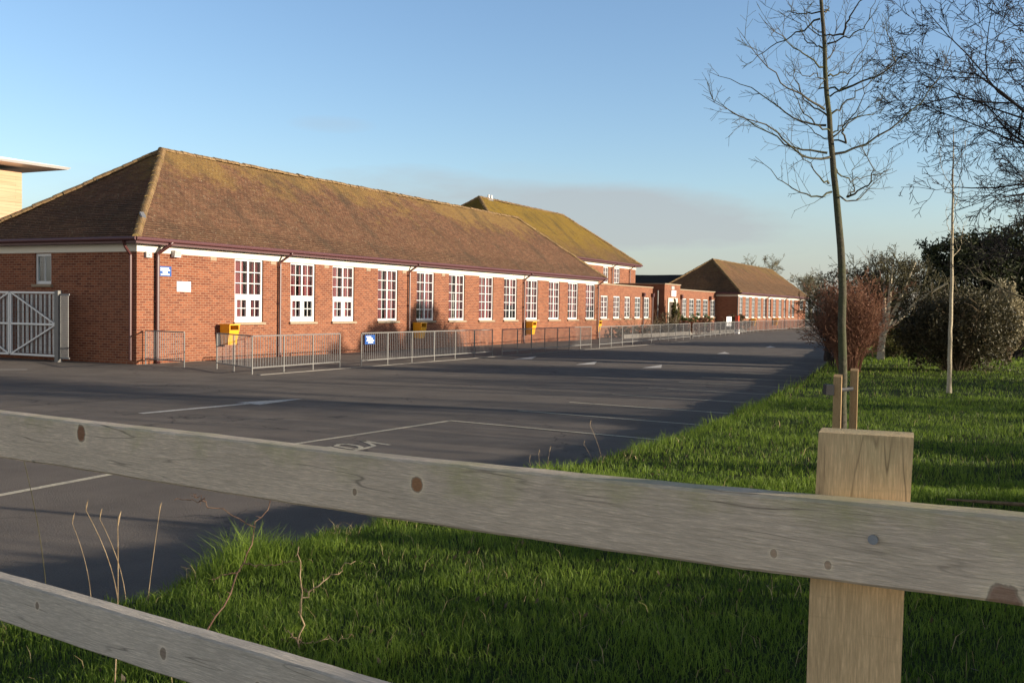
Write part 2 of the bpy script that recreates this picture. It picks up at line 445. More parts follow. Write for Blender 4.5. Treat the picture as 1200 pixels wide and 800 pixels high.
mp = wn('ShaderNodeMapping'); mp.inputs['Scale'].default_value = (3.2, 3.2, 13); mp.inputs['Location'].default_value = (1.7, .4, .25)
nt.links.new(geo.outputs['Generated'], mp.inputs[0])
nz = wn('ShaderNodeTexNoise'); nz.inputs['Scale'].default_value = 1.5; nz.inputs['Detail'].default_value = 7; nz.inputs['Roughness'].default_value = .55
nt.links.new(mp.outputs[0], nz.inputs['Vector'])
elev = sepw.outputs[2]                                             # sine of the elevation
azim = wm('ARCTAN2', sepw.outputs[0], sepw.outputs[1])
# one long low bank of cloud, its own place in the sky
da = wm('DIVIDE', wm('SUBTRACT', azim, .09), .26); de = wm('DIVIDE', wm('SUBTRACT', elev, wm('SUBTRACT', .094, wm('MULTIPLY', azim, .10))), .036)
rr = wm('ADD', wm('MULTIPLY', da, da), wm('MULTIPLY', de, de))
bank = wm('SUBTRACT', 1.15, wm('MULTIPLY', rr, .62))
cl = wramp(wm('ADD', wm('MULTIPLY', bank, .55), wm('SUBTRACT', wm('MULTIPLY', nz.outputs['Fac'], .9), .40)), [(.22, 0), (.55, 1)])
band = wramp(wm('ADD', elev, wm('MULTIPLY', wm('SUBTRACT', nz.outputs['Fac'], .5), .10)), [(.0, .9), (.05, .6), (.13, 0)])
da2 = wm('DIVIDE', wm('SUBTRACT', azim, -.178), .045); de2 = wm('DIVIDE', wm('SUBTRACT', elev, .171), .009)
wisp = wm('MULTIPLY', wm('SUBTRACT', 1.0, wm('ADD', wm('MULTIPLY', da2, da2), wm('MULTIPLY', de2, de2)), True), wramp(nz.outputs['Fac'], [(.3, .1), (.7, .7)]))
tot = wm('MAXIMUM', wm('MAXIMUM', wm('MULTIPLY', cl, .78), wm('MULTIPLY', band, .8)), wm('MULTIPLY', wisp, .5))
mixc = wn('ShaderNodeMix', data_type='RGBA')
nt.links.new(tot, mixc.inputs[0]); tint = wn('ShaderNodeMix', data_type='RGBA', blend_type='MULTIPLY'); tint.inputs[0].default_value = 1; nt.links.new(sky.outputs[0], tint.inputs[6]); tint.inputs[7].default_value = (.80, .755, .78, 1); zen = wn('ShaderNodeMix', data_type='RGBA', blend_type='MULTIPLY'); zen.inputs[0].default_value = 1; nt.links.new(tint.outputs[2], zen.inputs[6]); zr = wn('ShaderNodeValToRGB'); zr.color_ramp.elements[0].position = .36; zr.color_ramp.elements[0].color = (1, 1, 1, 1); zr.color_ramp.elements[1].position = .72; zr.color_ramp.elements[1].color = (.30, .28, .26, 1); nt.links.new(elev, zr.inputs[0]); nt.links.new(zr.outputs[0], zen.inputs[7]); nt.links.new(zen.outputs[2], mixc.inputs[6]); mixc.inputs[7].default_value = (1.44, 1.53, 1.60, 1)
# bright warm cloud added to the unseen sky behind, to lighten shaded fence faces
a3 = wm('COSINE', wm('SUBTRACT', azim, -2.55))
back = wramp(a3, [(.25, 0), (.75, 1)])
be = wramp(elev, [(.0, .5), (.04, 1), (.24, 1), (.44, 0)])
bn = wramp(nz.outputs['Fac'], [(.34, .25), (.60, 1)])
mixb = wn('ShaderNodeMix', data_type='RGBA'); nt.links.new(wm('MULTIPLY', wm('MULTIPLY', back, be), bn), mixb.inputs[0]); nt.links.new(mixc.outputs[2], mixb.inputs[6]); mixb.inputs[7].default_value = (5.3, 4.9, 4.3, 1)
bg = wn('ShaderNodeBackground'); bg.inputs[1].default_value = .15
nt.links.new(mixb.outputs[2], bg.inputs[0])
wo = wn('ShaderNodeOutputWorld'); nt.links.new(bg.outputs[0], wo.inputs[0])

sd = bpy.data.lights.new('sun', 'SUN'); sd.energy = 4.3; sd.angle = R(.6); sd.color = (1.0, .865, .69)
sun = bpy.data.objects.new('sun', sd); COL.objects.link(sun)
to_sun = Vector((SUN_H[0] * math.cos(R(SUN_EL)), SUN_H[1] * math.cos(R(SUN_EL)), math.sin(R(SUN_EL))))
sun.rotation_euler = to_sun.to_track_quat('Z', 'Y').to_euler(); sun.location = (30, -12, 20)
sc.view_settings.view_transform = 'Standard'; sc.view_settings.look = 'None'; sc.view_settings.exposure = 1.17; sc.view_settings.gamma = 1

# ------------------------------------------------------------------ ground
EDGE = [(-30, -40), (-12, -12), (-6, -2), (-4.0, 2.2), (-2.79, 4.72), (-2.5, 5.1), (-2.12, 5.5), (-1.83, 6.41), (-1.55, 7.0), (-1.1, 7.75), (-.57, 8.7), (.02, 9.64), (.48, 10.2),
        (.95, 10.95), (1.51, 12.17), (2.35, 13.6), (3.3, 15.54), (5.0, 19.68), (6.89, 23.96), (9.55, 30.99), (11.9, 37.4), (15.3, 47.15), (20, 59), (33, 86), (60, 135)]
IN = np.array([N[0], N[1]])
EDGE = np.array(EDGE, float)
ed_a = EDGE @ np.array([D[0], D[1]]); ed_b = EDGE @ IN


def vnoise(x, y):
    return (np.sin(x * 1.7 + y * .6) + np.sin(y * 2.3 - x * .9 + 1.3) + np.sin(x * 3.9 + y * 3.1 + .5) * .6 + np.sin(y * 7.1 - x * 5.3) * .35) / 3


def inward(x, y):
    a = x * D[0] + y * D[1]; b = x * N[0] + y * N[1]
    e = np.interp(a, ed_a, ed_b) + .16 * vnoise(a * 1.9, a * .3) + .06 * np.sin(a * 9.7)
    return b - e


def gz(x, y):
    """height of the grass verge: a soft bank above the tarmac, a little higher at the timber fence"""
    w = inward(x, y)
    base = np.interp(w, [-.05, .0, .12, .3, .7, 2, 6, 60], [-.06, .0, .17, .27, .31, .33, .36, .36])
    hump = .16 * np.exp(-((x - .2) ** 2 + (y - 1.2) ** 2) / 22.0)
    return base + np.where(w > .3, hump * np.clip((w - .3) / 1.5, 0, 1) + .028 * vnoise(x * 1.3, y * 1.3), 0)


g = MB(); S = 2600
g.quad([(-S, -S, 0), (S, -S, 0), (S, S, 0), (-S, S, 0)])
tag(g.build('ground', M['field'], loc=(0, 0, -.03)), 'far green fields beyond the school', None, None, 'structure')
g = MB(); g.quad([(-60, -70, 0), (150, -70, 0), (150, 60, 0), (-60, 60, 0)])
yard = tag(g.build('car_park', M['tarmac'], loc=A0, rotz=ROT), 'worn grey tarmac car park in front of the school', None, None, 'structure')
yard.location.z = 0.0

along = np.concatenate([np.arange(-45, 0, 1.5), np.arange(0, 34, .22), np.arange(34, 70, .8), np.arange(70, 150, 4)])
wid = np.array([-.05, 0, .05, .12, .2, .3, .45, .7, 1, 1.4, 1.9, 2.5, 3.2, 4, 5, 6.3, 8, 10, 13, 17, 22, 30, 45, 70, 110, 170])
VV = []
for a in along:
    e = float(np.interp(a, ed_a, ed_b) + .16 * vnoise(a * 1.9, a * .3) + .06 * np.sin(a * 9.7))
    b = e + wid
    x = a * D[0] + b * N[0]; y = a * D[1] + b * N[1]
    VV.append(np.stack([x, y, gz(x, y)], 1))
VV = np.concatenate(VV); nw = len(wid)
ii = np.arange(len(along) - 1)[:, None] * nw + np.arange(nw - 1)[None, :]; ii = ii.ravel()
verge = np_mesh('grass_verge', VV, np.stack([ii, ii + 1, ii + nw + 1, ii + nw], 1), M['soil'], smooth=True)
tag(verge, 'grass verge banked above the tarmac', None, None, 'structure')


# painted marks lie on the tarmac: children of the car park
INV = yard.matrix_basis.inverted() if False else Matrix.Translation(Vector((A0[0], A0[1], 0))) @ Matrix.Rotation(ROT, 4, 'Z')
INV = INV.inverted()


def loc2(x, y, z=.0):
    return INV @ Vector((x, y, z))


def mark(name, polylines, w, mat, z=.004, closed=None):
    m = MB()
    for pl in polylines:
        P = [Vector((x, y, 0)) for x, y in pl]
        for a, b in zip(P[:-1], P[1:]):
            d = (b - a).normalized(); s = Vector((-d.y, d.x, 0)) * w / 2
            L = (b - a).length; k = max(1, int(L / .8))
            for i in range(k):
                p = a.lerp(b, i / k); q = a.lerp(b, (i + 1) / k)
                m.quad([loc2(*(p - s).xy, z), loc2(*(q - s).xy, z), loc2(*(q + s).xy, z), loc2(*(p + s).xy, z)])
    if closed:
        for poly in closed: m.quad([loc2(x, y, z) for x, y in poly])
    return m.build(name, mat, yard)


mark('bay_line', [[(-4.1, 11.15), (-4.23, 10.87), (-4.82, 9.53), (-6.0, 6.9)]], .10, M['line'])
mark('bay_line', [[(-3.9, 11.7), (-2.9, 13.27), (-.99, 16.33)]], .08, M['line'])
mark('bay_line', [[(-.99, 16.33), (1.8, 14.52), (2.6, 14.0)]], .08, M['line'], .0075)
for (x0, y0, x1, y1) in ((.13, 18.13, 3.6, 15.95), (1.15, 19.9, 4.6, 17.8), (2.19, 21.9, 5.6, 19.9), (3.25, 23.9, 6.7, 21.9), (4.3, 26, 7.6, 24.1), (5.3, 28.2, 8.6, 26.3), (6.4, 30.4, 9.6, 28.5), (7.5, 32.8, 10.6, 31), (9.4, 37.2, 12.5, 35.4), (11.4, 41.5, 14.4, 39.8)):
    mark('bay_line', [[(x0, y0), (x1, y1)]], .08, M['line'])
mark('bay_line', [[(-14.2, 26.5), (-13.51, 26.7), (-12.87, 26.86)]], .12, M['arrow'])


def arrow(x, y, L=4.1, ang=None, s=1.0):
    d = np.array([D[0], D[1]]) if ang is None else np.array([math.sin(ang), math.cos(ang)])
    n2 = np.array([d[1], -d[0]]); p = np.array([x, y])
    tail = p - d * L * .5; neck = p + d * L * .12; tip = p + d * L * .5
    mark('direction_arrow', [[tuple(tail), tuple(neck)]], .15 * s, M['arrow'], .004, [[tuple(neck - n2 * .32 * s), tuple(neck + n2 * .32 * s), tuple(tip)]])


arrow(-5.1, 18.25, 3.7, .59)
def arrowhead(ps):
    mark('direction_arrow', [], .1, M['arrow'], .004, [ps])
arrowhead([(.05, 36.0), (.95, 38.6), (.72, 36.4)])
arrowhead([(2.1, 33.2), (3.0, 35.5), (2.75, 33.6)])
arrowhead([(4.1, 31.9), (5.05, 34.0), (4.75, 32.1)])
for (x, y) in ((9.0, 44), (13.2, 52.5), (16.5, 49.5), (18.6, 64), (20.5, 57)):
    arrowhead([(x - .25, y - .8), (x + .55, y + 1.4), (x + .38, y - .5)])
# the letters left in the bay
LETTERS = [[(-2.37, 13.12), (-2.07, 12.79)], [(-2.29, 13.2), (-2.27, 13.38), (-2.18, 13.41), (-2.02, 13.28), (-1.94, 13.13), (-1.94, 12.98), (-2.03, 12.97), (-2.29, 13.2)],
           [(-2.04, 12.7), (-1.88, 13.02), (-1.79, 13.27), (-1.84, 13.4)], [(-1.84, 13.4), (-2.02, 13.78)], [(-2.02, 13.78), (-1.81, 13.56), (-1.6, 13.38)]]
mark('bay_lettering', LETTERS, .065, M['line'])
mark('tar_seam', [[(-9.6, 15.9), (-8.3, 17.9), (-7.2, 19.2), (-5.6, 21.78), (-5.1, 22.6)]], .05, M['tar'], .003)
mark('tar_seam', [[(-12.5, 21.5), (-6.4, 24.2), (-3.1, 25.6), (.6, 27.3)]], .03, M['tar'], .003)
for k, (s0, n0, s1, n1, wd) in enumerate(((-4, 7.4, 9, 7.1, 1.2), (12, 9.2, 22, 9.0, .9))):
    pass
# kerbs: the flush edging of the footpath and the raised edge of the planting bed
k = MB()
for s in np.arange(-1.2, 36, .915): k.box(s, s + .90, -5.72, -5.60, -.05, .018 + random.uniform(-.003, .003))
tag(k.build('path_kerb', M['concrete'], loc=A0, rotz=ROT), 'flush concrete kerb edging the footpath', None, None, 'structure')
k = MB()
for s in np.arange(38, 68, .915):
    t0 = .35 - max(0, s - 50) * .012 - 1.3
    k.box(s, s + .90, t0, t0 + .14, -.05, .26)
tag(k.build('bed_kerb', M['concrete'], loc=A0, rotz=ROT), 'raised pale kerb edging the planting beds', None, None, 'structure')


# ------------------------------------------------------------------ building kit (local x along the facade, y into the building)
def wall_holes(mb, org, du, L, z0, z1, holes, th, out):
    """a wall slab with openings; org = start corner on the outer face, du = direction, out = outward normal"""
    du = Vector(du); out = Vector(out); org = Vector(org); fl = du.cross(Vector((0, 0, 1))).dot(out) > 0
    us = sorted({0, L, *[h[0] for h in holes], *[h[1] for h in holes]}); zs = sorted({z0, z1, *[h[2] for h in holes], *[h[3] for h in holes]})
    P = lambda u, z, dpt: org + du * u - out * dpt + Vector((0, 0, z))

    def q(a, b, c, d, uv=None):
        pts = [a, b, c, d]; uvs = uv
        if not fl: pts = pts[::-1]; uvs = uv[::-1] if uv else None
        mb.quad(pts, uvs)
    for a, b in zip(us[:-1], us[1:]):
        for c, e in zip(zs[:-1], zs[1:]):
            um, zm = (a + b) / 2, (c + e) / 2
            if any(h[0] < um < h[1] and h[2] < zm < h[3] for h in holes): continue
            uv = [(a, c), (b, c), (b, e), (a, e)]
            mb.m = 0; q(P(a, c, 0), P(b, c, 0), P(b, e, 0), P(a, e, 0), uv)
            mb.m = 1; q(P(b, c, th), P(a, c, th), P(a, e, th), P(b, e, th), [uv[1], uv[0], uv[3], uv[2]])
    mb.m = 0
    for (a, b, c, e) in holes:
        q(P(a, c, 0), P(a, e, 0), P(a, e, th), P(a, c, th)); q(P(b, e, 0), P(b, c, 0), P(b, c, th), P(b, e, th))
        q(P(a, c, 0), P(a, c, th), P(b, c, th), P(b, c, 0)); q(P(a, e, th), P(a, e, 0), P(b, e, 0), P(b, e, th))
    q(P(0, z0, 0), P(0, z1, 0), P(0, z1, th), P(0, z0, th)); q(P(L, z1, 0), P(L, z0, 0), P(L, z0, th), P(L, z1, th))
    q(P(0, z1, 0), P(L, z1, 0), P(L, z1, th), P(0, z1, th))


def shell(root, x1, y1, z1, front=(), left=(), right=(), th=.3):
    """brick walls of a block of x1 by y1, with openings in the front (y=0) and the two ends"""
    m = MB()
    wall_holes(m, (0, 0, 0), (1, 0, 0), x1, 0, z1, front, th, (0, -1, 0))
    wall_holes(m, (0, y1, 0), (1, 0, 0), x1, 0, z1, [], th, (0, 1, 0))
    wall_holes(m, (0, th, 0), (0, 1, 0), y1 - 2 * th, 0, z1, left, th, (-1, 0, 0))
    wall_holes(m, (x1, th, 0), (0, 1, 0), y1 - 2 * th, 0, z1, right, th, (1, 0, 0))
    m.m = 1; m.quad([(th, th, z1 - .02), (x1 - th, th, z1 - .02), (x1 - th, y1 - th, z1 - .02), (th, y1 - th, z1 - .02)])
    # a corridor wall inside, so that the rooms end somewhere
    m.box(th + .01, x1 - th - .01, min(y1 - .8, 4.4), min(y1 - .7, 4.5), 0, z1 - .03)
    return m.build('wall', [M['brick'], M['interior']], root)


_wc = {}


def window(root, x, z0, w, h, cols=4, rows=5, style=0, y=.05, curtain=True, axis='x', sill=True, seed=0):
    """a white window in an opening of the front wall (axis x) or of the left end (axis y)"""
    key = (round(w, 1), round(h, 1), cols, rows, style)
    if key not in _wc:
        m = MB(); fw = .075; dp = .075
        def b(x0, x1, z0_, z1_, d0=0.0, d1=dp): m.box(x0, x1, d0, d1, z0_, z1_)
        b(0, fw, 0, h); b(w - fw, w, 0, h); b(fw, w - fw, 0, fw + .02); b(fw, w - fw, h - fw, h)
        zl = fw + .02; zt = h - fw
        if style == 0:
            zb = zl
        else:
            zb = zl + (zt - zl) * .40
            b(fw, w - fw, zb - .06, zb + .06, -.012, dp - .003)
        if cols > 2: b(w / 2 - .04, w / 2 + .04, zl, zt, .001, dp - .001)
        halves = [(fw, w / 2 - .04), (w / 2 + .04, w - fw)] if cols > 2 else [(fw, w - fw)]
        cc = cols // 2 if cols > 2 else cols
        for (x0, x1) in halves:
            lo = zb + .06 if style else zl
            for i in range(1, cc): xx = x0 + (x1 - x0) * i / cc; b(xx - .014, xx + .014, lo, zt, .02, .06)
            rr_ = 3 if style else rows
            for i in range(1, rr_): zz = lo + (zt - lo) * i / rr_; b(x0, x1, zz - .014, zz + .014, .0205, .0595)
            if style:      # two small opening casements below
                c0, c1, cz0, cz1 = x0, x1, zl, zb - .06
                for (p, q_, r_, s_) in ((c0, c0 + .07, cz0, cz1), (c1 - .07, c1, cz0, cz1), (c0 + .07, c1 - .07, cz0, cz0 + .09), (c0 + .07, c1 - .07, cz1 - .07, cz1)): b(p, q_, r_, s_, -.02, dp - .02)
                xm = (c0 + c1) / 2; b(xm - .013, xm + .013, cz0 + .09, cz1 - .07, 0, .05)
                zm = (cz0 + cz1) / 2 + .01; b(c0 + .07, c1 - .07, zm - .013, zm + .013, .0005, .0495)
        f = m.build('window', M['white'])
        gm = MB(); gm.box(.04, w - .04, .036, .042, .04, h - .04); gp = gm.build('pane', M['glass'])
        sm = MB(); sm.box(-.07, w + .07, -.13, .07, -.085, -.003); so = sm.build('sill', M['stone'])
        _wc[key] = (f, gp, so); fresh = True
        me = (f, gp, so)
    else:
        src = _wc[key]; me = []
        for o in src:
            c = o.copy(); COL.objects.link(c); me.append(c)
        me = tuple(me); fresh = False
    f, gp, so = me
    f.parent = root; gp.parent = f; so.parent = f
    if axis == 'x': f.location = (x, y, z0); f.rotation_euler = (0, 0, 0)
    else: f.location = (y, x + w, z0); f.rotation_euler = (0, 0, -math.pi / 2)
    if curtain:
        rnd = random.Random(seed * 31 + int(x * 10)); m = MB()
        for side in (0, 1):
            fr_ = rnd.choice((.30, .36, .42, .46, .49))
            xa, xb = (.02, w * fr_) if side == 0 else (w * (1 - fr_), w - .02)
            n_ = 18; zb = .02 if rnd.random() < .8 else h * .35
            pts = [(xa + (xb - xa) * i / n_, .16 + .035 * math.sin(i * 1.9 + side) + rnd.uniform(-.008, .008)) for i in range(n_ + 1)]
            for (p, q_) in zip(pts[:-1], pts[1:]):
                m.quad([(p[0], p[1], zb), (q_[0], q_[1], zb), (q_[0], q_[1], h + .02), (p[0], p[1], h + .02)])
                m.quad([(q_[0], q_[1] + .012, zb), (p[0], p[1] + .012, zb), (p[0], p[1] + .012, h + .02), (q_[0], q_[1] + .012, h + .02)])
        m.build('curtain', M['curtain'], f)
    return f


def slope(mb, e0, e1, r0, r1, row=.115, step=.022, seg=1.2, rnd=None):
    """tiled slope in overlapping courses between an eave line e0-e1 and a ridge line r0-r1 (left to right seen from outside)"""
    e0, e1, r0, r1 = map(Vector, (e0, e1, r0, r1))
    mid = ((r0 + r1) - (e0 + e1)) / 2; al = (e1 - e0).normalized()
    updir = (mid - al * mid.dot(al)); Ls = updir.length; updir.normalize()
    nrm = al.cross(updir).normalized()
    if nrm.z < 0: nrm = -nrm
    rows = int(Ls / row); ph = random.uniform(0, 50)

    def wav(p): return nrm * (.022 * math.sin(p.x * .55 + p.y * .8 + ph) + .014 * math.sin(p.x * 1.7 + p.z * 2.1 + ph))
    for k in range(rows):
        t0, t1 = k / rows, (k + 1) / rows
        a, b = e0.lerp(r0, t0), e1.lerp(r1, t0); c, d = e0.lerp(r0, t1), e1.lerp(r1, t1)
        ns = max(1, int((b - a).length / seg))
        j = random.uniform(-.004, .004)
        for i in range(ns):
            pa, pb = a.lerp(b, i / ns), a.lerp(b, (i + 1) / ns); pc, pd = c.lerp(d, i / ns), c.lerp(d, (i + 1) / ns)
            wa, wb, wc_, wd = wav(pa), wav(pb), wav(pc), wav(pd)
            A1 = pa + nrm * (step + j) + wa; B1 = pb + nrm * (step + j) + wb; C1 = pc + wc_; D1 = pd + wd
            uv = [((p - e0).dot(al), (p - e0).dot(updir)) for p in (pa, pb, pd, pc)]
            mb.quad([A1, B1, D1, C1], uv)
            mb.quad([pa + wa, pb + wb, B1, A1], [uv[0], uv[1], uv[1], uv[0]])


def cap_tiles(mb, p, q, r=.11, L=.32):
    """half-round ridge or hip tiles in a row, each a little out of line"""
    p = Vector(p); q = Vector(q); d = (q - p); n_ = max(2, int(d.length / L)); d.normalize()
    s = d.cross(Vector((0, 0, 1))).normalized(); u = s.cross(d).normalized()
    for i in range(n_):
        a = p.lerp(q, i / n_); b = p.lerp(q, (i + 1) / n_) + d * .03
        jz = u * random.uniform(-.012, .018) + s * random.uniform(-.012, .012)
        ra, rb = r * random.uniform(.97, 1.1), r * random.uniform(.9, .98)
        pr = [(math.cos(math.pi * k / 6), math.sin(math.pi * k / 6)) for k in range(7)]
        A_ = [a + jz + s * (c * ra) + u * (v * ra - .02) for c, v in pr]; B_ = [b + jz + s * (c * rb) + u * (v * rb - .02) for c, v in pr]
        u0 = random.uniform(0, 40)
        for k in range(6):
            mb.quad([A_[k + 1], A_[k], B_[k], B_[k + 1]], [(u0, k * .05), (u0, k * .05 + .05), (u0 + .3, k * .05 + .05), (u0 + .3, k * .05)])
        mb.quad([A_[k] for k in range(7)]); mb.quad([B_[k] for k in reversed(range(7))])


def hip_roof(root, x0, x1, y0, y1, ze, xr0, xr1, yr, zr, mat, ridge=True, gable_right=False):
    m = MB()
    slope(m, (x0, y0, ze), (x1, y0, ze), (xr0, yr, zr), (xr1, yr, zr))
    slope(m, (x1, y1, ze), (x0, y1, ze), (xr1, yr, zr), (xr0, yr, zr))
    slope(m, (x0, y1, ze), (x0, y0, ze), (xr0, yr, zr), (xr0 + .001, yr, zr))
    if not gable_right: slope(m, (x1, y0, ze), (x1, y1, ze), (xr1, yr, zr), (xr1 - .001, yr, zr))
    m.quad([(x0, y0, ze - .015), (x0, y1, ze - .015), (x1, y1, ze - .015), (x1, y0, ze - .015)])
    o = m.build('roof', mat, root)
    if ridge:
        c = MB(); cap_tiles(c, (xr0 - .1, yr, zr + .0), (xr1 + .1, yr, zr + .0), .12)
        c.build('ridge_tiles', M['ridge'], o)
        for (ex, ey, rx) in ((x0, y0, xr0), (x0, y1, xr0)) + (() if gable_right else ((x1, y0, xr1), (x1, y1, xr1))):
            c = MB(); cap_tiles(c, (ex, ey, ze + .0), (rx, yr, zr - .01), .125, .34)
            c.build('hip_tiles', M['ridge'], o)
    return o


def eaves(root, x0, x1, y0, y1, ze, oh, bandh=.24, wall_end=True):
    """maroon gutter and fascia all round, and the cream band under them"""
    m = MB()
    for (a, b, c, d) in ((x0, x1, y0, y0 + .03), (x0, x1, y1 - .03, y1), (x0, x0 + .03, y0 + .031, y1 - .031), (x1 - .03, x1, y0 + .031, y1 - .031)):
        m.box(a, b, c, d, ze - .17, ze - .02)
    m.box(x0 + .03, x1 - .03, y0 + .03, y0 + oh - .032, ze - .17, ze - .15); m.box(x0 + .03, x1 - .03, y1 - oh + .032, y1 - .03, ze - .17, ze - .15)
    m.box(x0 + .03, x0 + oh - .032, y0 + oh, y1 - oh, ze - .17, ze - .15); m.box(x1 - oh + .032, x1 - .03, y0 + oh, y1 - oh, ze - .17, ze - .15)
    m.build('fascia', M['maroon'], root)
    g_ = MB()
    for (p, q) in (((x0 - .07, y0 - .07, ze - .045), (x1 + .07, y0 - .07, ze - .045)), ((x0 - .07, y1 + .07, ze - .045), (x1 + .07, y1 + .07, ze - .045)), ((x0 - .07, y0 - .07, ze - .045), (x0 - .07, y1 + .07, ze - .045)), ((x1 + .07, y0 - .07, ze - .045), (x1 + .07, y1 + .07, ze - .045))):
        g_.tube([p, q], .058, 10)
    g_.build('gutter', M['maroon'], root)
    c = MB(); X0, X1, Y0, Y1 = x0 + oh, x1 - oh, y0 + oh, y1 - oh
    for (a, b, cc, d) in ((X0 - .03, X1 + .03, Y0 - .03, Y0 - .002), (X0 - .03, X1 + .03, Y1 + .002, Y1 + .03), (X0 - .03, X0 - .002, Y0 - .001, Y1 + .001), (X1 + .002, X1 + .03, Y0 - .001, Y1 + .001)):
        c.box(a, b, cc, d, ze - .16 - bandh, ze - .155)
    c.build('cream_band', M['cream'], root)


def downpipe(root, x, ze, oh, y=0.0, z0=.05, r=.042, side=1):
    m = MB(); yy = y - .09
    m.tube([(x + .25 * side, y - oh - .06, ze - .06), (x + .22 * side, y - oh - .05, ze - .14), (x, yy, ze - .42), (x, yy, ze - .55), (x, yy, z0)], r, 8)
    for z in [q for q in (ze - .6, ze * .5, .4) if q > z0 + .1]: m.box(x - .07, x + .07, yy + .03, y - .002, z - .03, z + .03)
    m.tube([(x, yy, z0 + .0), (x, yy - .05, z0 - .04)], r * 1.1, 8)
    return m.build('downpipe', M['pipe'], root)


# ------------------------------------------------------------------ the long block in front
ZE = 3.72; OH = .36
school = thing('school_block', 'long single storey brick block with hipped tile roof and twelve tall windows', 'school building', W(0, 0), ROT)
wins = [(4.13, 5.53), (6.97, 8.38), (9.42, 10.81), (12.42, 13.87), (15.33, 16.78), (18.05, 19.5), (20.9, 22.34), (23.48, 24.93), (26.0, 27.44), (28.82, 30.26), (31.42, 32.87), (34.05, 35.48)]
ZS, ZT = 1.22, 3.33
# long window tops meet the cream band
holes = [(a, b, ZS, ZT) for a, b in wins]
shell(school, 35.95, 7.2, 3.56, holes, [(3.36, 4.1, 2.35, 3.3)])
for i, (a, b) in enumerate(wins):
    window(school, a, ZS, b - a, ZT - ZS, 4, 5, 1 if i < 3 else 0, seed=i)
window(school, 3.66, 2.35, .74, .95, 2, 1, 0, curtain=False, axis='y')
hip_roof(school, -OH, 36.3, -OH, 7.56, ZE, 4.45, 31.9, 3.6, 7.1, M['tile'])
eaves(school, -OH, 36.3, -OH, 7.56, ZE, OH)
for x in (6.31, 14.64, 25.63): downpipe(school, x, ZE, OH)
downpipe(school, .72, ZE, OH, r=.06)
downpipe(school, 35.83, ZE, OH)
m = MB(); m.tube([(-.42, .12, ZE - .07), (-.3, .14, ZE - .28), (-.09, .16, ZE - .5), (-.09, .16, .12)], .045, 8)
m.build('downpipe', M['pipe'], school)
for x in (3.0, 5.9, 8.9, 11.6, 14.2, 17.4):
    m = MB(); m.box(x, x + .28, -.012, .05, 3.2, 3.32); m.build('air_brick', M['stone'], school)
m = MB(); m.hexa([Vector((.42, .28, 4.33)), Vector((.58, .28, 4.33)), Vector((.66, .46, 4.5)), Vector((.5, .46, 4.5)), Vector((.42, .24, 4.38)), Vector((.58, .24, 4.38)), Vector((.66, .42, 4.54)), Vector((.5, .42, 4.54))])
m.build('lead_flashing', M['lead'], school)


# ------------------------------------------------------------------ the taller block behind
hall = thing('assembly_hall', 'taller two storey brick block with moss yellowed hipped roof behind the long block', 'school building', W(33.2, -5), ROT)
sh_holes = [(16.1, 17.15, 3.8, 5.02), (18.3, 19.55, 3.8, 5.02)]
shell(hall, 23.1, 8.4, 5.25, sh_holes)
for a, b, c, d in sh_holes: window(hall, a, c, b - a, d - c, 4, 3, 0, seed=40)
hip_roof(hall, -OH, 23.46, -OH, 8.76, 5.42, 4.3, 17.9, 4.2, 9.1, M['tile_moss'])
eaves(hall, -OH, 23.46, -OH, 8.76, 5.42, OH, .22)
downpipe(hall, 17.75, 5.42, OH, 0, 3.4); downpipe(hall, 21.6, 5.42, OH, 0, 3.4)
m = MB()
m.box(5.4, 6.1, 4.1, 4.3, 8.95, 9.16); m.build('chimney_base', M['lead'], hall); m = MB(); m.tube([(5.6, 4.2, 9.161), (5.6, 4.2, 9.40)], .08, 8); m.build('chimney', M['white'], hall); m = MB(); m.tube([(6.0, 4.2, 9.161), (6.0, 4.2, 9.40)], .08, 8)
m.build('chimney', M['white'], hall)

# ------------------------------------------------------------------ flat roofed link
link = thing('link_block', 'low flat roofed brick link with a parapet and five short windows, against the long block', 'school building', W(35.98, -.5), ROT)
lw = [(1.7, 2.95), (3.9, 5.1), (5.95, 7.05), (7.92, 9.1), (9.83, 10.95)]
shell(link, 11.55, 6.0, 3.38, [(a, b, 1.24, 2.68) for a, b in lw])
for i, (a, b) in enumerate(lw): window(link, a, 1.24, b - a, 1.44, 4, 4, 0, seed=60 + i, curtain=(i < 3))
m = MB(); m.box(-.03, 11.6, -.04, .34, 3.385, 3.45); m.box(11.22, 11.6, .341, 6.03, 3.385, 3.45); m.build('coping', M['stone'], link)
m = MB(); m.box(.3, 11.2, .35, 5.9, 3.0, 3.36); m.build('flat_roof', M['felt'], link)
for x in (9.45, 11.35): 
    m = MB(); m.tube([(x, -.09, 2.745), (x, -.09, .05)], .05, 8); dp_ = m.build('downpipe', M['pipe'], link); m = MB(); m.box(x - .13, x + .13, -.2, -.003, 2.75, 3.0); m.build('hopper', M['pipe'], dp_)

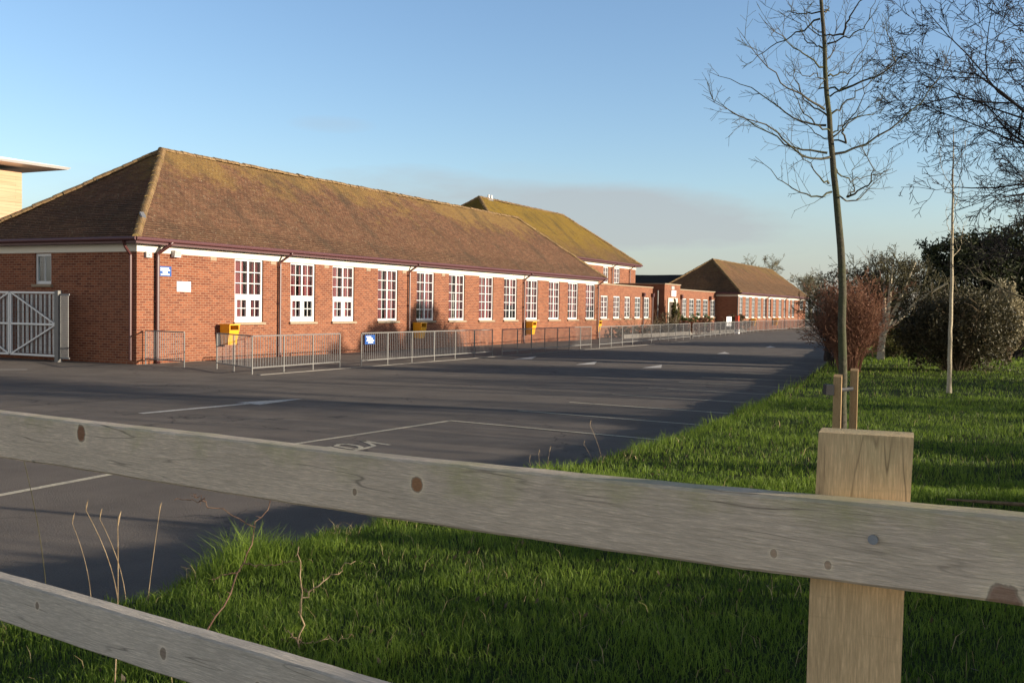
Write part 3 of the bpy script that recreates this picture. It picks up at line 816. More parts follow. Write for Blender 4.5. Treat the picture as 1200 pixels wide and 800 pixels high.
# ------------------------------------------------------------------ entrance block with clock
ent = thing('entrance_block', 'projecting brick entrance with a pale framed dark doorway and square white clock panel', 'school building', W(51.75, -1), ROT)
shell(ent, 3.85, 6.0, 3.76, [(.95, 2.75, 0, 2.45)])
m = MB(); m.box(.72, .945, -.07, .12, 0, 2.45); m.box(2.755, 2.98, -.07, .12, 0, 2.45); m.box(.72, 2.98, -.08, .12, 2.453, 2.75); m.build('door_surround', M['cream'], ent)
dm = MB(); dm.box(.95, 1.84, .2, .26, .02, 2.45); dm.box(1.86, 2.75, .2, .26, .02, 2.45); dr = dm.build('door', M['door'], ent)
dm = MB(); dm.tube([(1.76, .16, 1.0), (1.76, .16, 1.25)], .015, 6); dm.build('handle', M['galv'], dr)
m = MB(); m.box(1.45, 2.55, -.09, -.003, 2.88, 3.34); ck = m.build('clock', M['sign_white'], ent)
m = MB(); m.tube([(2.0, -.095, 3.11), (2.0, -.105, 3.11)], .17, 20); m.box(1.99, 2.01, -.112, -.106, 3.11, 3.25); m.box(2.0, 2.1, -.112, -.106, 3.10, 3.12); m.build('clock_face', M['lamp_grey'], ck)
m = MB(); m.box(1.6, 2.3, -.03, -.003, 3.42, 3.66); m.build('vent', M['lamp_grey'], ent)
m = MB(); m.box(-.05, 3.9, -.05, .33, 3.765, 3.84); m.box(-.05, .33, .331, 6.04, 3.765, 3.84); m.build('coping', M['stone'], ent)
m = MB(); m.box(.3, 3.6, .3, 5.8, 3.4, 3.73); m.build('flat_roof', M['felt'], ent)
m = MB(); m.tube([(-.09, .5, 3.3), (-.09, .5, .05)], .06, 8); m.build('downpipe', M['galv'], ent)

# ------------------------------------------------------------------ low classroom link beyond the entrance
low = thing('classroom_link', 'low flat roofed brick range with white windows between entrance and far block', 'school building', W(55.62, -2), ROT)
lw = [(3.8, 5.0), (5.75, 7.15), (7.8, 9.2), (9.85, 11.4), (12.15, 13.8)]
shell(low, 13.95, 5.4, 3.48, [(a, b, 1.25, 2.8) for a, b in lw])
for i, (a, b) in enumerate(lw): window(low, a, 1.25, b - a, 1.55, 4, 4, 0, seed=80 + i, curtain=False)
m = MB(); m.box(0, 13.92, -.05, .33, 3.485, 3.56); m.build('coping', M['stone'], low)
m = MB(); m.box(.3, 13.7, .3, 5.2, 3.1, 3.45); m.build('flat_roof', M['felt'], low)
for x in (3.3, 11.8):
    m = MB(); m.tube([(x, -.09, 2.745), (x, -.09, .05)], .05, 8); dp_ = m.build('downpipe', M['pipe'], low); m = MB(); m.box(x - .15, x + .15, -.2, -.003, 2.75, 3.1); m.build('hopper', M['pipe'], dp_)

# ------------------------------------------------------------------ dark roofed wing behind
wing = thing('rear_wing', 'dark roofed wing in shade, seen above the entrance and the flat roofed link', 'school building', W(70.2, -7.6), ROT)
shell(wing, 8.0, 16.0, 3.42)
m = MB()
slope(m, (-.36, 16.3, 3.5), (-.36, -1.5, 3.5), (4.0, 16.3, 5.27), (4.0, -1.5, 5.27)); slope(m, (8.36, -1.5, 3.5), (8.36, 16.3, 3.5), (4.0, -1.5, 5.27), (4.0, 16.3, 5.27))
m.quad([(-.36, -1.5, 3.49), (-.36, 16.3, 3.49), (8.36, 16.3, 3.49), (8.36, -1.5, 3.49)])
m.quad([(-.36, -1.5, 3.5), (8.36, -1.5, 3.5), (4.0, -1.5, 5.27)]); m.quad([(8.36, 16.3, 3.5), (-.36, 16.3, 3.5), (4.0, 16.3, 5.27)])
m.build('roof', M['slate'], wing)

# ------------------------------------------------------------------ far hall
far = thing('far_block', 'farthest brick block with brown hipped roof and a row of narrow white windows', 'school building', W(69.6, 0), ROT)
fw_ = [(70.25, 71.5), (72.56, 73.96), (74.97, 76.23), (77.38, 78.8), (79.72, 80.9), (81.97, 83.13), (84.12, 85.5), (86.76, 88.2), (89.3, 90.4), (91.73, 92.75), (93.6, 94.95)]
fh = [(a - 69.6, b - 69.6, 1.2, 3.16) for a, b in fw_] + [(28.3, 30.4, 2.1, 3.16)]
shell(far, 31.7, 7.4, 3.42, fh)
for i, (a, b, c, d) in enumerate(fh): window(far, a, c, b - a, d - c, 4, 5 if i < 11 else 2, 0, seed=100 + i, curtain=False)
hip_roof(far, -OH, 32.06, -OH, 7.76, 3.52, 4.6, 29.8, 3.7, 6.75, M['tile_far'])
eaves(far, -OH, 32.06, -OH, 7.76, 3.52, OH, .2)
for x in (11.2, 20.0, 27.2): downpipe(far, x, 3.52, OH)
m = MB(); m.tube([(-.1, -.06, 3.2), (-.1, -.06, .05)], .05, 8); m.build('downpipe', M['galv'], far)

# ------------------------------------------------------------------ timber clad building behind, left
tim = thing('timber_clad_building', 'modern timber clad building with oversailing flat roof behind the left end of the school', 'building', W(-6, -22), ROT)
m = MB(); wall_holes(m, (0, 0, 0), (1, 0, 0), 18.95, 0, 8.25, [], .3, (0, -1, 0)); m.box(0, 18.95, .3, 9, 0, 8.25)
m.m = 0; m.build('wall', [M['larch'], M['larch']], tim)
m = MB(); m.box(18.952, 21.0, .6, 8.0, 0, 6.42); m.build('side_block', M['larch'], tim)
m = MB(); m.hexa([(-1, -1.5, 8.26), (20.45, -1.5, 8.5), (20.45, 10, 8.5), (-1, 10, 8.26), (-1, -1.6, 8.72), (20.6, -1.6, 8.62), (20.6, 10.1, 8.62), (-1, 10.1, 8.72)]); m.build('flat_roof', M['roof_white'], tim)


# ------------------------------------------------------------------ pedestrian guard rails
def guard_rail(label, pts, tall=1.02, first_end=True, sp=1.43, dull=False):
    p0 = W(*pts[0]); root = thing('guard_rail', label, 'guard rail', p0, ROT, 'galvanised guard rails along the school path')
    L_ = [Vector((s - pts[0][0], -(n - pts[0][1]), 0)) for s, n in pts]
    mt = M['galv']; top = MB(); bot = MB(); inf = MB()
    for a, b in zip(L_[:-1], L_[1:]):
        d = (b - a); n_ = max(1, round(d.length / sp)); ex = Vector((0, 0, 1))
        top.bar(a + ex * (tall - .02), b + ex * (tall - .02), .036, .032)
        bot.bar(a + ex * .17, b + ex * .17, .03, .03)
        for k in range(n_ + 1):
            if k == 0 and a is not L_[0]: continue
            q = a.lerp(b, k / n_); pm = MB(); pm.tube([q, q + ex * (tall - .04)], .021, 8); pm.build('post', mt, root)
        nb = int(d.length / .105)
        for k in range(1, nb):
            q = a.lerp(b, k / nb); inf.box(q.x - .005, q.x + .005, q.y - .005, q.y + .005, .187, tall - .04)
    top.build('top_rail', mt, root); bot.build('bottom_rail', mt, root)
    inf.build('infill_bars', M['galv_dark'], root)
    return root


guard_rail('short guard rail running out from the near corner of the school', [(.25, .1), (-.12, 2.0)])
r2 = guard_rail('guard rail with a bent corner in front of the first window', [(.02, 3.09), (-1.1, 5.35), (2.75, 5.3)])
r3 = guard_rail('long straight guard rail carrying a small blue sign', [(3.7, 5.4), (12.3, 5.32)])
guard_rail('guard rail run just beyond the one carrying the blue sign', [(12.75, 5.5), (22.6, 5.1)])
guard_rail('guard rail passing in front of the flat roofed link', [(22.9, 5.4), (41.0, 4.3)], sp=1.8)
guard_rail('guard rail passing in front of the entrance and its shrubs', [(41.6, 4.3), (67.5, 2.3)], sp=1.9)
guard_rail('farthest guard rail in front of the far brick block', [(68.3, 2.2), (101.0, 2.0)], sp=2.0)

# far white fence posts at the end of the yard
wf = thing('yard_end_fence', 'white post and rail fence at the far end of the yard beside the far block', 'fence', W(102.2, 1.0), ROT)
for k in range(5):
    m = MB(); m.box(k * .9 - .06, k * .9 + .06, -.06 - k * .9, .06 - k * .9, 0, 1.25); m.build('post', M['white'], wf)
m = MB()
for z in (.5, 1.0): m.bar((0, -.09, z), (3.6, -3.69, z), .04, .12)
m.build('rail', M['white'], wf)


# ------------------------------------------------------------------ yellow wall bins
def litter_bin(s, n, z, label, sc_=1.0):
    root = thing('litter_bin', label, 'litter bin', W(s, n, z), ROT, 'yellow bins fixed along the school wall')
    m = MB(); w0, w1, d0, d1, h = .19, .23, .30, .40, .48
    m.hexa([(-w0, -d0, 0), (w0, -d0, 0), (w0, 0, 0), (-w0, 0, 0), (-w1, -d1, h), (w1, -d1, h), (w1, 0, h), (-w1, 0, h)])
    m.build('bin_body', M['yellow'], root, bevel=.015)
    m = MB(); m.box(-w1, -w1 + .035, -d1, 0, h + .003, h + .15); m.box(w1 - .035, w1, -d1, 0, h + .003, h + .15); m.box(-w1 + .036, w1 - .036, -.04, 0, h + .003, h + .15)
    m.box(-w1 - .015, w1 + .015, -d1 - .02, .01, h + .152, h + .19); m.build('hood', M['yellow'], root, bevel=.008)
    m = MB(); m.box(-w1 + .037, w1 - .037, -d1 + .03, -.045, h + .002, h + .012); m.build('bin_mouth', M['black'], root)
    m = MB(); m.box(-.04, .04, .0, .08, .1, .4); m.build('bracket', M['galv_dark'], root)
    root.scale = (sc_, sc_, sc_)
    return root


litter_bin(3.55, .13, .50, 'yellow litter bin on the wall left of the first window, nearest of the bins')
litter_bin(15.1, .13, .48, 'yellow litter bin by the downpipe, second from the near end of the wall')
litter_bin(25.98, .13, .46, 'yellow litter bin by the downpipe above the third guard rail run')
litter_bin(36.35, -.35, .44, 'yellow litter bin where the long block meets the flat roofed link')
litter_bin(74.4, .13, .44, 'small far yellow litter bin below the third window of the far block', 1.05)
litter_bin(84.0, .13, .44, 'small far yellow litter bin near the middle of the far block wall', 1.05)


# ------------------------------------------------------------------ signs and lamps on the wall
def board(name, label, s, n, z0, w, h, mat, ink, lines, cat='sign', rot=0.0):
    root = thing(name, label, cat, W(s, n, z0), ROT + rot)
    m = MB(); m.box(0, w, -.02, -.003, 0, h); m.build('sign_panel', mat, root)
    m = MB()
    for (a, b, zz, hh) in lines: m.box(a * w, b * w, -.0235, -.0205, zz * h, (zz + hh) * h)
    m.build('sign_writing', ink, root); return root


board('blue_notice', 'small blue notice with white lines high on the wall beside the corner downpipe', .83, 0, 2.63, .50, .30, M['blue_sign'], M['sign_white'],
      [(.12, .8, .74, .12), (.12, .88, .55, .1), (.3, .7, .34, .1), (.15, .85, .12, .12)])
board('white_notice', 'white notice board on the brick wall between the corner and the first window', 1.56, 0, 2.18, .58, .31, M['sign_white'], M['sign_ink'],
      [(.08, .92, .1, .09), (.1, .5, .72, .05), (.1, .75, .55, .05), (.1, .6, .4, .05)])
board('blue_rail_sign', 'small blue sign with white lines hung on the guard rail', 3.80, 5.44, .66, .52, .28, M['blue_sign'], M['sign_white'],
      [(.1, .6, .76, .1), (.2, .75, .55, .12), (.15, .9, .33, .12), (.3, .8, .12, .1)])
lp = thing('wall_floodlight', 'white floodlight on the wall right under the cream band by the corner', 'wall lamp', W(1.32, 0, 3.22), ROT)
m = MB(); m.hexa([(0, -.16, 0), (.26, -.16, 0), (.26, -.02, .0), (0, -.02, .0), (0, -.2, .2), (.26, -.2, .2), (.26, -.02, .2), (0, -.02, .2)]); m.build('lamp_body', M['white'], lp)
m = MB(); m.hexa([(.02, -.168, .02), (.24, -.168, .02), (.24, -.164, .02), (.02, -.164, .02), (.02, -.206, .18), (.24, -.206, .18), (.24, -.202, .18), (.02, -.202, .18)]); m.build('lamp_glass', M['lamp_grey'], lp)
m = MB(); m.box(.1, .16, -.02, -.002, .05, .15); m.build('bracket', M['galv_dark'], lp)
ab = thing('alarm_box', 'small grey alarm box under the cream band at the corner', 'alarm box', W(.28, 0, 3.16), ROT)
m = MB(); m.box(0, .22, -.09, -.003, 0, .17); m.build('cover', M['lamp_grey'], ab, bevel=.01)
m = MB(); m.box(.09, .13, -.1, -.091, .06, .1); m.build('indicator', M['sign_ink'], ab)

# ------------------------------------------------------------------ gate folded in front of the end wall
gt = thing('mesh_gate', 'pale steel double gate with diagonal braces in front of the shaded end wall', 'gate', W(-.60, -2.6), ROT)


def gate_leaf(y0, y1, flip):
    f = MB(); z0, z1 = .18, 2.08
    for (p, q) in (((0, y0, z0), (0, y0, z1)), ((0, y1, z0), (0, y1, z1)), ((0, y0, z1), (0, y1, z1)), ((0, y0, z0), (0, y1, z0)), ((0, y0, 1.12), (0, y1, 1.12))): f.bar(p, q, .06, .06)
    a, b = (y0, y1) if flip else (y1, y0)
    f.bar((.0, b, z1), (0, a, 1.12), .04, .045); f.bar((0, b, z0), (0, a, 1.12), .04, .045)
    o = f.build('gate_leaf', M['gate'], gt)
    m_ = MB()
    y = y0 + .06
    while y < y1 - .03: m_.box(.035, .043, y - .006, y + .006, z0, z1); y += .075
    z = z0 + .1
    while z < z1: m_.box(.044, .05, y0, y1, z - .004, z + .004); z += .2
    m_.build('gate_mesh', M['galv_dark'], o)
    m_ = MB()
    y = y0 + .12
    while y < y1 - .1: m_.box(.06, .075, y, y + .09, z0 + .05, z1 - .05); y += .2
    m_.build('slat_screen', M['gate'], o)


gate_leaf(.1, 2.12, True); gate_leaf(2.2, 4.25, False)
for y, w in ((0, .075), (4.36, .075)):
    m = MB(); m.box(-w, w, y - w, y + w, 0, 2.14); m.build('gate_post', M['galv'], gt)
m = MB(); y = -.08
for k in range(8): m.box(-.008, .008, y - .008, y + .008, .1, 2.05); y -= .05
m.box(-.012, .012, y, -.08, 2.0, 2.05); m.box(-.012, .012, y, -.08, .1, .15); m.build('side_panel', M['galv_dark'], gt)


# ------------------------------------------------------------------ plants kit
class Tubes:
    def __init__(self): self.V = []; self.F = []; self.n = 0

    def add(self, P, r, k):
        P = np.asarray(P, float); m_ = len(P); r = np.asarray(r, float)
        d = np.gradient(P, axis=0); d /= (np.linalg.norm(d, axis=1, keepdims=True) + 1e-9)
        ref = np.array([.31, .17, .93]) if abs(d[0, 2]) < .85 else np.array([.93, .3, .1])
        a = np.cross(d, ref); a /= (np.linalg.norm(a, axis=1, keepdims=True) + 1e-9); b = np.cross(a, d)
        th = np.arange(k) * 2 * math.pi / k
        ring = P[:, None, :] + r[:, None, None] * (np.cos(th)[None, :, None] * a[:, None, :] + np.sin(th)[None, :, None] * b[:, None, :])
        self.V.append(ring.reshape(-1, 3))
        i = (np.arange(m_ - 1)[:, None] * k + np.arange(k)[None, :]).ravel(); j = (np.arange(m_ - 1)[:, None] * k + (np.arange(k)[None, :] + 1) % k).ravel()
        self.F.append(np.stack([j, i, i + k, j + k], 1) + self.n); self.n += m_ * k

    def build(self, name, mat, parent=None, smooth=True):
        return np_mesh(name, np.concatenate(self.V), np.concatenate(self.F), mat, parent, None, smooth)


def unit(v): return v / (np.linalg.norm(v) + 1e-9)


def grow(rng, T, p, d, L, r, lev, P, ends=None):
    """one branch and, on it, its side branches"""
    seg = max(3, int(L / P['seg'][lev])); pts = [np.array(p, float)]; d = unit(np.array(d, float)); dirs = [d]
    for i in range(seg):
        d = unit(d + rng.normal(size=3) * P['wob'][lev] + np.array([0, 0, P['trop'][lev]]))
        pts.append(pts[-1] + d * L / seg); dirs.append(d)
    pts = np.array(pts); tt = np.linspace(0, 1, seg + 1); rad = r * (1 - tt * P.get('taper', .72))
    rad[-1] = min(rad[-1], r * .22)
    T[min(lev, len(T) - 1)].add(pts, np.maximum(rad, P['rmin']), P['sides'][lev])
    if ends is not None and lev >= P['levels'] - 1: ends.append(pts)
    if lev + 1 >= P['levels']: return
    for k in range(P['kids'][lev] if not P.get('byL') else max(1, int(P['kids'][lev] * L))):
        t_ = rng.uniform(P['start'][lev], 1.0); i = min(seg - 1, int(t_ * seg)); q = pts[i] + (pts[i + 1] - pts[i]) * (t_ * seg - i)
        dd = dirs[i + 1]; ax = unit(np.cross(dd, rng.normal(size=3))); an = R(rng.uniform(*P['ang']))
        nd = unit(dd * math.cos(an) + ax * math.sin(an))
        LL = L * rng.uniform(*P['ratio'][lev]) * (1.15 - .6 * t_)
        rr_ = max(P['rmin'], min(np.interp(t_, tt, rad) * .7, r * P['rr'][lev]))
        grow(rng, T, q, nd, LL, rr_, lev + 1, P, ends)


def cards(rng, C, n, size, tintr=(0, 1), flat=0.0, up=None):
    """n leaf-sized faces at the centres C (m,3), each turned its own way"""
    C = np.asarray(C); n = len(C)
    u = rng.normal(size=(n, 3)); u /= np.linalg.norm(u, axis=1, keepdims=True)
    w = rng.normal(size=(n, 3)); v = np.cross(u, w); v /= np.linalg.norm(v, axis=1, keepdims=True)
    s = size * rng.uniform(.55, 1.3, (n, 1))
    V = np.stack([C - u * s, C + v * s * .45, C + u * s, C - v * s * .45], 1).reshape(-1, 3)
    F = np.arange(4 * n).reshape(-1, 4)
    t_ = np.repeat(rng.uniform(tintr[0], tintr[1], n), 4)
    return V, F, t_


def ground_at(x, y): return float(gz(np.array([x]), np.array([y]))[0])


# ---- young staked tree, traced limb by limb in its own vertical plane, each limb given its depth
def young_tree(label, x, y, rng, scale, limbs, trunk, twigs=True, bark='bark_young', tr_r=.046, group=None):
    z0 = ground_at(x, y); root = thing('young_tree', label, 'tree', (x, y, z0 - .02), 0, group)
    T = Tubes(); pts = np.array(trunk, float)
    tk = np.linspace(0, 1, len(pts)); tf = np.linspace(0, 1, 30); sm = np.stack([np.interp(tf, tk, pts[:, i]) for i in range(3)], 1)
    sm[1:-1, :2] += rng.normal(size=(28, 2)) * .004
    T.add(sm, np.interp(tf, [0, .03, .5, .8, 1], [tr_r * 1.35, tr_r * 1.05, tr_r * .66, tr_r * .36, tr_r * .12]), 10)
    T.build('trunk', M[bark], root)
    Tc = Tubes(); P = dict(levels=2, seg=(.09, .08), wob=(.10, .15), trop=(.05, .04), sides=(4, 3), kids=(3,), start=(.2,), ratio=((.3, .6),), rr=(.6,), ang=(30, 65), rmin=.0016)
    for L in limbs:
        L = np.array(L, float); k = np.linspace(0, 1, len(L)); f = np.linspace(0, 1, 14)
        q = np.stack([np.interp(f, k, L[:, i]) for i in range(3)], 1)
        for _ in range(2): q[1:-1] = (q[:-2] + q[2:] + 2 * q[1:-1]) / 4
        q[1:-1] += rng.normal(size=(12, 3)) * .010
        ln = np.linalg.norm(np.diff(q, axis=0), axis=1).sum()
        r0 = .0042 + .0045 * min(1.6, ln)
        Tc.add(q, np.interp(f, [0, .1, 1], [r0 * 1.25, r0, .0018]), 5)
        if twigs:
            for _ in range(int(4 + ln * 5.5)):
                j = rng.integers(2, 13); dd = unit(q[j] - q[j - 1]); ax = unit(np.cross(dd, rng.normal(size=3))); an = R(rng.uniform(30, 70))
                nd = dd * math.cos(an) + ax * math.sin(an) + np.array([0, 0, .25])
                grow(rng, [Tc], q[j], nd, rng.uniform(.08, .36), .0028, 0, P)
    Tc.build('crown', M[bark], root)
    return root


rngA = np.random.default_rng(11)
XA, YA = 3.14, 9.5
ppm = 1186.57 / 9.55                      # photograph pixels per metre at this tree


def la(px, py): return ((px / 3 + 800 - 990) / ppm - .0265 * (555 - py / 3) / ppm, (555 - py / 3) / ppm)
trunkA0 = [(0, 0, 0), (-.01, 0, .4), (0, .01, .95), (-.01, 0, 1.9), (-.045, 0, 2.45), (-.1, .01, 3.0), (-.16, 0, 3.6), (-.19, 0, 4.3), (-.235, 0, 5.0), (-.26, .02, 5.6)]
trunkA = [(a - .0265 * c, b, c) for a, b, c in trunkA0]
raw = [[(525, 560), (430, 585), (330, 500), (260, 470), (150, 445), (60, 400)], [(515, 545), (420, 540), (330, 490), (200, 415), (80, 350)],
       [(512, 450), (430, 440), (340, 370), (230, 300), (115, 260)], [(505, 395), (420, 375), (330, 340), (240, 280), (150, 185)],
       [(505, 250), (430, 240), (330, 190), (235, 120)], [(490, 85), (430, 110), (340, 155), (270, 210)], [(520, 650), (470, 650), (400, 600), (290, 500)],
       [(530, 680), (460, 715), (380, 690), (310, 660), (220, 590)], [(492, 60), (440, 30), (420, -10)], [(500, 185), (450, 160), (440, 100), (360, 40)],
       [(535, 550), (610, 540), (690, 480), (780, 430), (850, 350), (900, 260), (930, 110)], [(530, 410), (580, 380), (630, 320), (690, 290), (790, 150)],
       [(520, 280), (560, 270), (610, 260), (650, 180), (720, 70)], [(515, 170), (590, 155), (630, 120), (655, 0)], [(525, 350), (560, 320), (600, 270), (640, 210)],
       [(540, 590), (590, 630), (680, 620), (790, 580)], [(545, 690), (600, 715), (650, 700), (710, 620), (790, 590)], [(535, 490), (600, 440), (640, 390), (760, 330)],
       [(505, 60), (545, 30), (570, -5)], [(508, 230), (540, 200), (555, 130), (550, 60)], [(520, 420), (470, 350), (455, 260), (430, 200)], [(525, 470), (450, 460), (380, 400), (330, 290)],
       [(528, 480), (560, 450), (610, 420), (680, 410), (720, 380)], [(500, 130), (460, 120), (430, 60)], [(512, 300), (470, 280), (420, 300), (350, 260)]]
limbsA = []
for i, rw in enumerate(raw):
    amp = rngA.uniform(-.75, .75); pts = []
    for j, (a, b) in enumerate(rw):
        lx, lz = la(a, b); k = j / (len(rw) - 1); pts.append((lx + (0 if j else 0), amp * k ** .8 * .9, lz))
    limbsA.append(pts)
# a few limbs straight toward and away from the yard, so that the crown is round
for z_ in (2.6, 3.1, 3.6, 4.1):
    for sgn in (-1, 1):
        limbsA.append([(-.1 - .05 * z_ + .2, 0, z_), (rngA.uniform(-.3, .3), sgn * .45, z_ + .1), (rngA.uniform(-.4, .4), sgn * .85, z_ + .45)])
treeA = young_tree('young bare tree tied between two timber stakes behind the fence post', XA, YA, rngA, 1, limbsA, trunkA)


def stake(label, x, y, w, h, lean=0.0):
    z0 = ground_at(x, y); root = thing('tree_stake', label, 'tree stake', (x, y, z0 - .1), R(-22), 'timber stakes of the young trees')
    m_ = MB(); m_.hexa([(-w, -w, 0), (w, -w, 0), (w, w, 0), (-w, w, 0), (-w + lean, -w, h), (w + lean, -w, h), (w + lean, w, h + .02), (-w + lean, w, h + .02)])
    m_.build('stake_shaft', M['stake'], root, bevel=.004); return root


zA = ground_at(XA, YA)
stake('left timber stake of the young tree, with the black strap block', XA - .105, YA - .10, .036, 1.0)
stake('right timber stake of the young tree', XA + .115, YA + .10, .034, 1.05)
tie = thing('tree_tie', 'black rubber strap tying the young tree between its two stakes', 'tree tie', (XA, YA, zA + .78), 0)
m = MB(); m.tube([(-.19, -.12, .0), (-.05, -.06, .0), (.08, .07, .0), (.05, .12, .0), (-.06, .04, .0), (-.16, -.06, 0.)], .022, 8); m.build('strap', M['black'], tie)
m = MB(); m.box(-.225, -.15, -.15, -.05, -.045, .05); m.build('spacer_block', M['black'], tie, bevel=.008)

# second young tree, farther along the verge
rngB = np.random.default_rng(5)
trunkB = [(0, 0, 0), (-.01, .0, 1.0), (.0, .02, 2.0), (-.03, 0, 3.2), (-.05, 0, 4.3), (-.06, .02, 5.1)]
limbsB = [[(0, 0, 2.62), (.12, .03, 2.72), (.2, .08, 3.0), (.24, .1, 3.3)], [(-.02, 0, 3.0), (-.15, -.05, 3.2), (-.22, -.1, 3.6)], [(-.03, 0, 3.5), (.1, .1, 3.7), (.16, .2, 4.2)], [(-.04, 0, 3.9), (-.2, .1, 4.2), (-.28, .15, 4.7)], [(-.05, 0, 4.3), (.1, -.1, 4.6), (.15, -.15, 5.0)]]
young_tree('slender young tree with a pale lit trunk standing in front of the round clipped bush', 8.37, 19.32, rngB, 1, limbsB, trunkB, True, 'bark_pale', .042)


# ---- shrubs made of stems
def twig_bush(name, label, cat, x, y, h, w, nstem, mat, rng, stem_name='stems', spread=.5, base=.35, r=.012, leaves=None, nleaf=0, lsize=.05, lev=3, kids=(6, 5), trop=(.06, .03, .02), group=None, z=None, rmin=.004, depth=1.0):
    z0 = ground_at(x, y) if z is None else z
    root = thing(name, label, cat, (x, y, z0 - .03), 0, group)
    T = Tubes(); ends = []
    P = dict(levels=lev, seg=(.28, .2, .14), wob=(.10, .18, .24), trop=trop, sides=(4, 3, 3), kids=kids, start=(.25, .2), ratio=((.3, .55), (.35, .6)), rr=(.6, .6), ang=(20, 55), rmin=rmin, taper=.7)
    for i in range(nstem):
        a = rng.uniform(0, 2 * math.pi); q = math.sqrt(rng.uniform(0, 1))
        p = np.array([math.cos(a) * q * base * w / 2, math.sin(a) * q * base * w / 2 * depth, 0])
        d = np.array([math.cos(a) * q * spread * w / h, math.sin(a) * q * spread * w / h * depth, 1.0])
        grow(rng, [T], p, d, h * rng.uniform(.62, 1.0) * (1 - .25 * q), r * rng.uniform(.6, 1.2), 0, P, ends)
    T.build(stem_name, mat, root)
    if leaves and nleaf:
        E_ = np.concatenate(ends); C_ = E_[rng.integers(0, len(E_), nleaf)] + rng.normal(size=(nleaf, 3)) * lsize * 1.2
        C_[:, 2] = np.maximum(C_[:, 2], .05)
        V, F, t_ = cards(rng, C_, nleaf, lsize); np_mesh('foliage', V, F, leaves, root, t_)
    return root


rg = np.random.default_rng
twig_bush('red_stemmed_bush', 'rust red bare twiggy bush at the tarmac edge, left of the pale forked tree', 'bush', 8.75, 26.2, 2.7, 1.75, 110, M['stem_red'], rg(1), r=.014, kids=(7, 5), spread=.42, base=.3, leaves=M['leaf_red'], nleaf=5000, lsize=.03)
twig_bush('purple_twig_bush', 'dark purplish bare bush overhanging the tarmac behind the red bush', 'bush', 9.35, 28.9, 2.4, 1.7, 70, M['bark_dark'], rg(2), r=.012, kids=(6, 5), spread=.55, base=.35)


def crown_bush(name, label, cat, x, y, blobs, nleaf, lsize, lmat, bmat, rng, nbr=60, z=None, hollow=.35, tintr=(0, 1), twig=.0, group=None):
    """leafy mass: limbs running out from the base into clumps of leaf-sized faces; blobs = (dx,dy,z,rx,ry,rz)"""
    z0 = ground_at(x, y) if z is None else z
    root = thing(name, label, cat, (x, y, z0 - .03), 0, group)
    T = Tubes(); C_ = []; tot = sum(b[3] * b[4] + b[5] * b[3] for b in blobs)
    P = dict(levels=2, seg=(.3, .2), wob=(.12, .25), trop=(.02, .02), sides=(4, 3), kids=(6,), start=(.35,), ratio=((.25, .5),), rr=(.5,), ang=(25, 60), rmin=.005)
    for (bx, by, bz, rx, ry, rz) in blobs:
        n_ = int(nleaf * (rx * ry + rz * rx) / tot); ncl = max(12, n_ // 45)
        u = rng.normal(size=(ncl, 3)); u /= np.linalg.norm(u, axis=1, keepdims=True)
        cc = u * (hollow + (1 - hollow) * rng.uniform(0, 1, (ncl, 1)) ** .5) * np.array([rx, ry, rz]) * rng.uniform(.85, 1.1, (ncl, 1)) + np.array([bx, by, bz])
        pick = rng.integers(0, ncl, n_); C_.append(cc[pick] + rng.normal(size=(n_, 3)) * np.array([rx, ry, rz]) * .10)
        for k in range(max(3, int(nbr * (rx * ry + rz * rx) / tot))):
            e = cc[rng.integers(0, ncl)]; s = np.array([bx * .15 + rng.normal() * .08, by * .15 + rng.normal() * .08, 0.0]); d = e - s
            grow(rng, [T], s, d + np.array([0, 0, .3 * np.linalg.norm(d)]), np.linalg.norm(d) * rng.uniform(.9, 1.12), .014 + .006 * rz, 0, P)
    C_ = np.concatenate(C_); C_[:, 2] = np.maximum(C_[:, 2], .06)
    T.build('branches', bmat, root)
    V, F, t_ = cards(rng, C_, len(C_), lsize, tintr); np_mesh('foliage', V, F, lmat, root, t_)
    return root


# clipped round bush behind the second young tree, and its upright shoots
crown_bush('round_bush', 'large rounded brownish bush with thin upright shoots, behind the slender pale tree', 'bush', 11.75, 26.8,
           [(-.55, .2, 1.05, .95, .9, .95), (.5, -.2, 1.15, 1.0, .95, 1.05), (0, .6, 1.3, 1.0, 1.0, .85)], 26000, .045, M['leaf_bush'], M['stem_brown'], rg(3), 130)
twig_bush('upright_shoots', 'row of thin pale upright shoots rising behind the rounded bush', 'shrub', 12.6, 28.8, 3.05, 3.0, 26, M['bark_mid'], rg(4), r=.02, lev=2, kids=(3,), spread=.10, base=.9, depth=.4)
crown_bush('olive_bush', 'small olive green evergreen bush at the foot of the pale forked tree', 'bush', 13.05, 34.8, [(0, 0, .75, .75, .7, .72), (.25, .1, .95, .5, .5, .55)], 7000, .05, M['leaf_olive'], M['stem_olive'], rg(6), 30)
crown_bush('pale_leaved_bush', 'pale buff leaved bush catching the sun at the right edge of the rounded bush', 'bush', 15.6, 31.8, [(0, 0, 1.3, .5, .5, 1.2), (-.2, 0, 1.9, .4, .4, .7)], 6000, .05, M['leaf_pale'], M['stem_brown'], rg(7), 26)

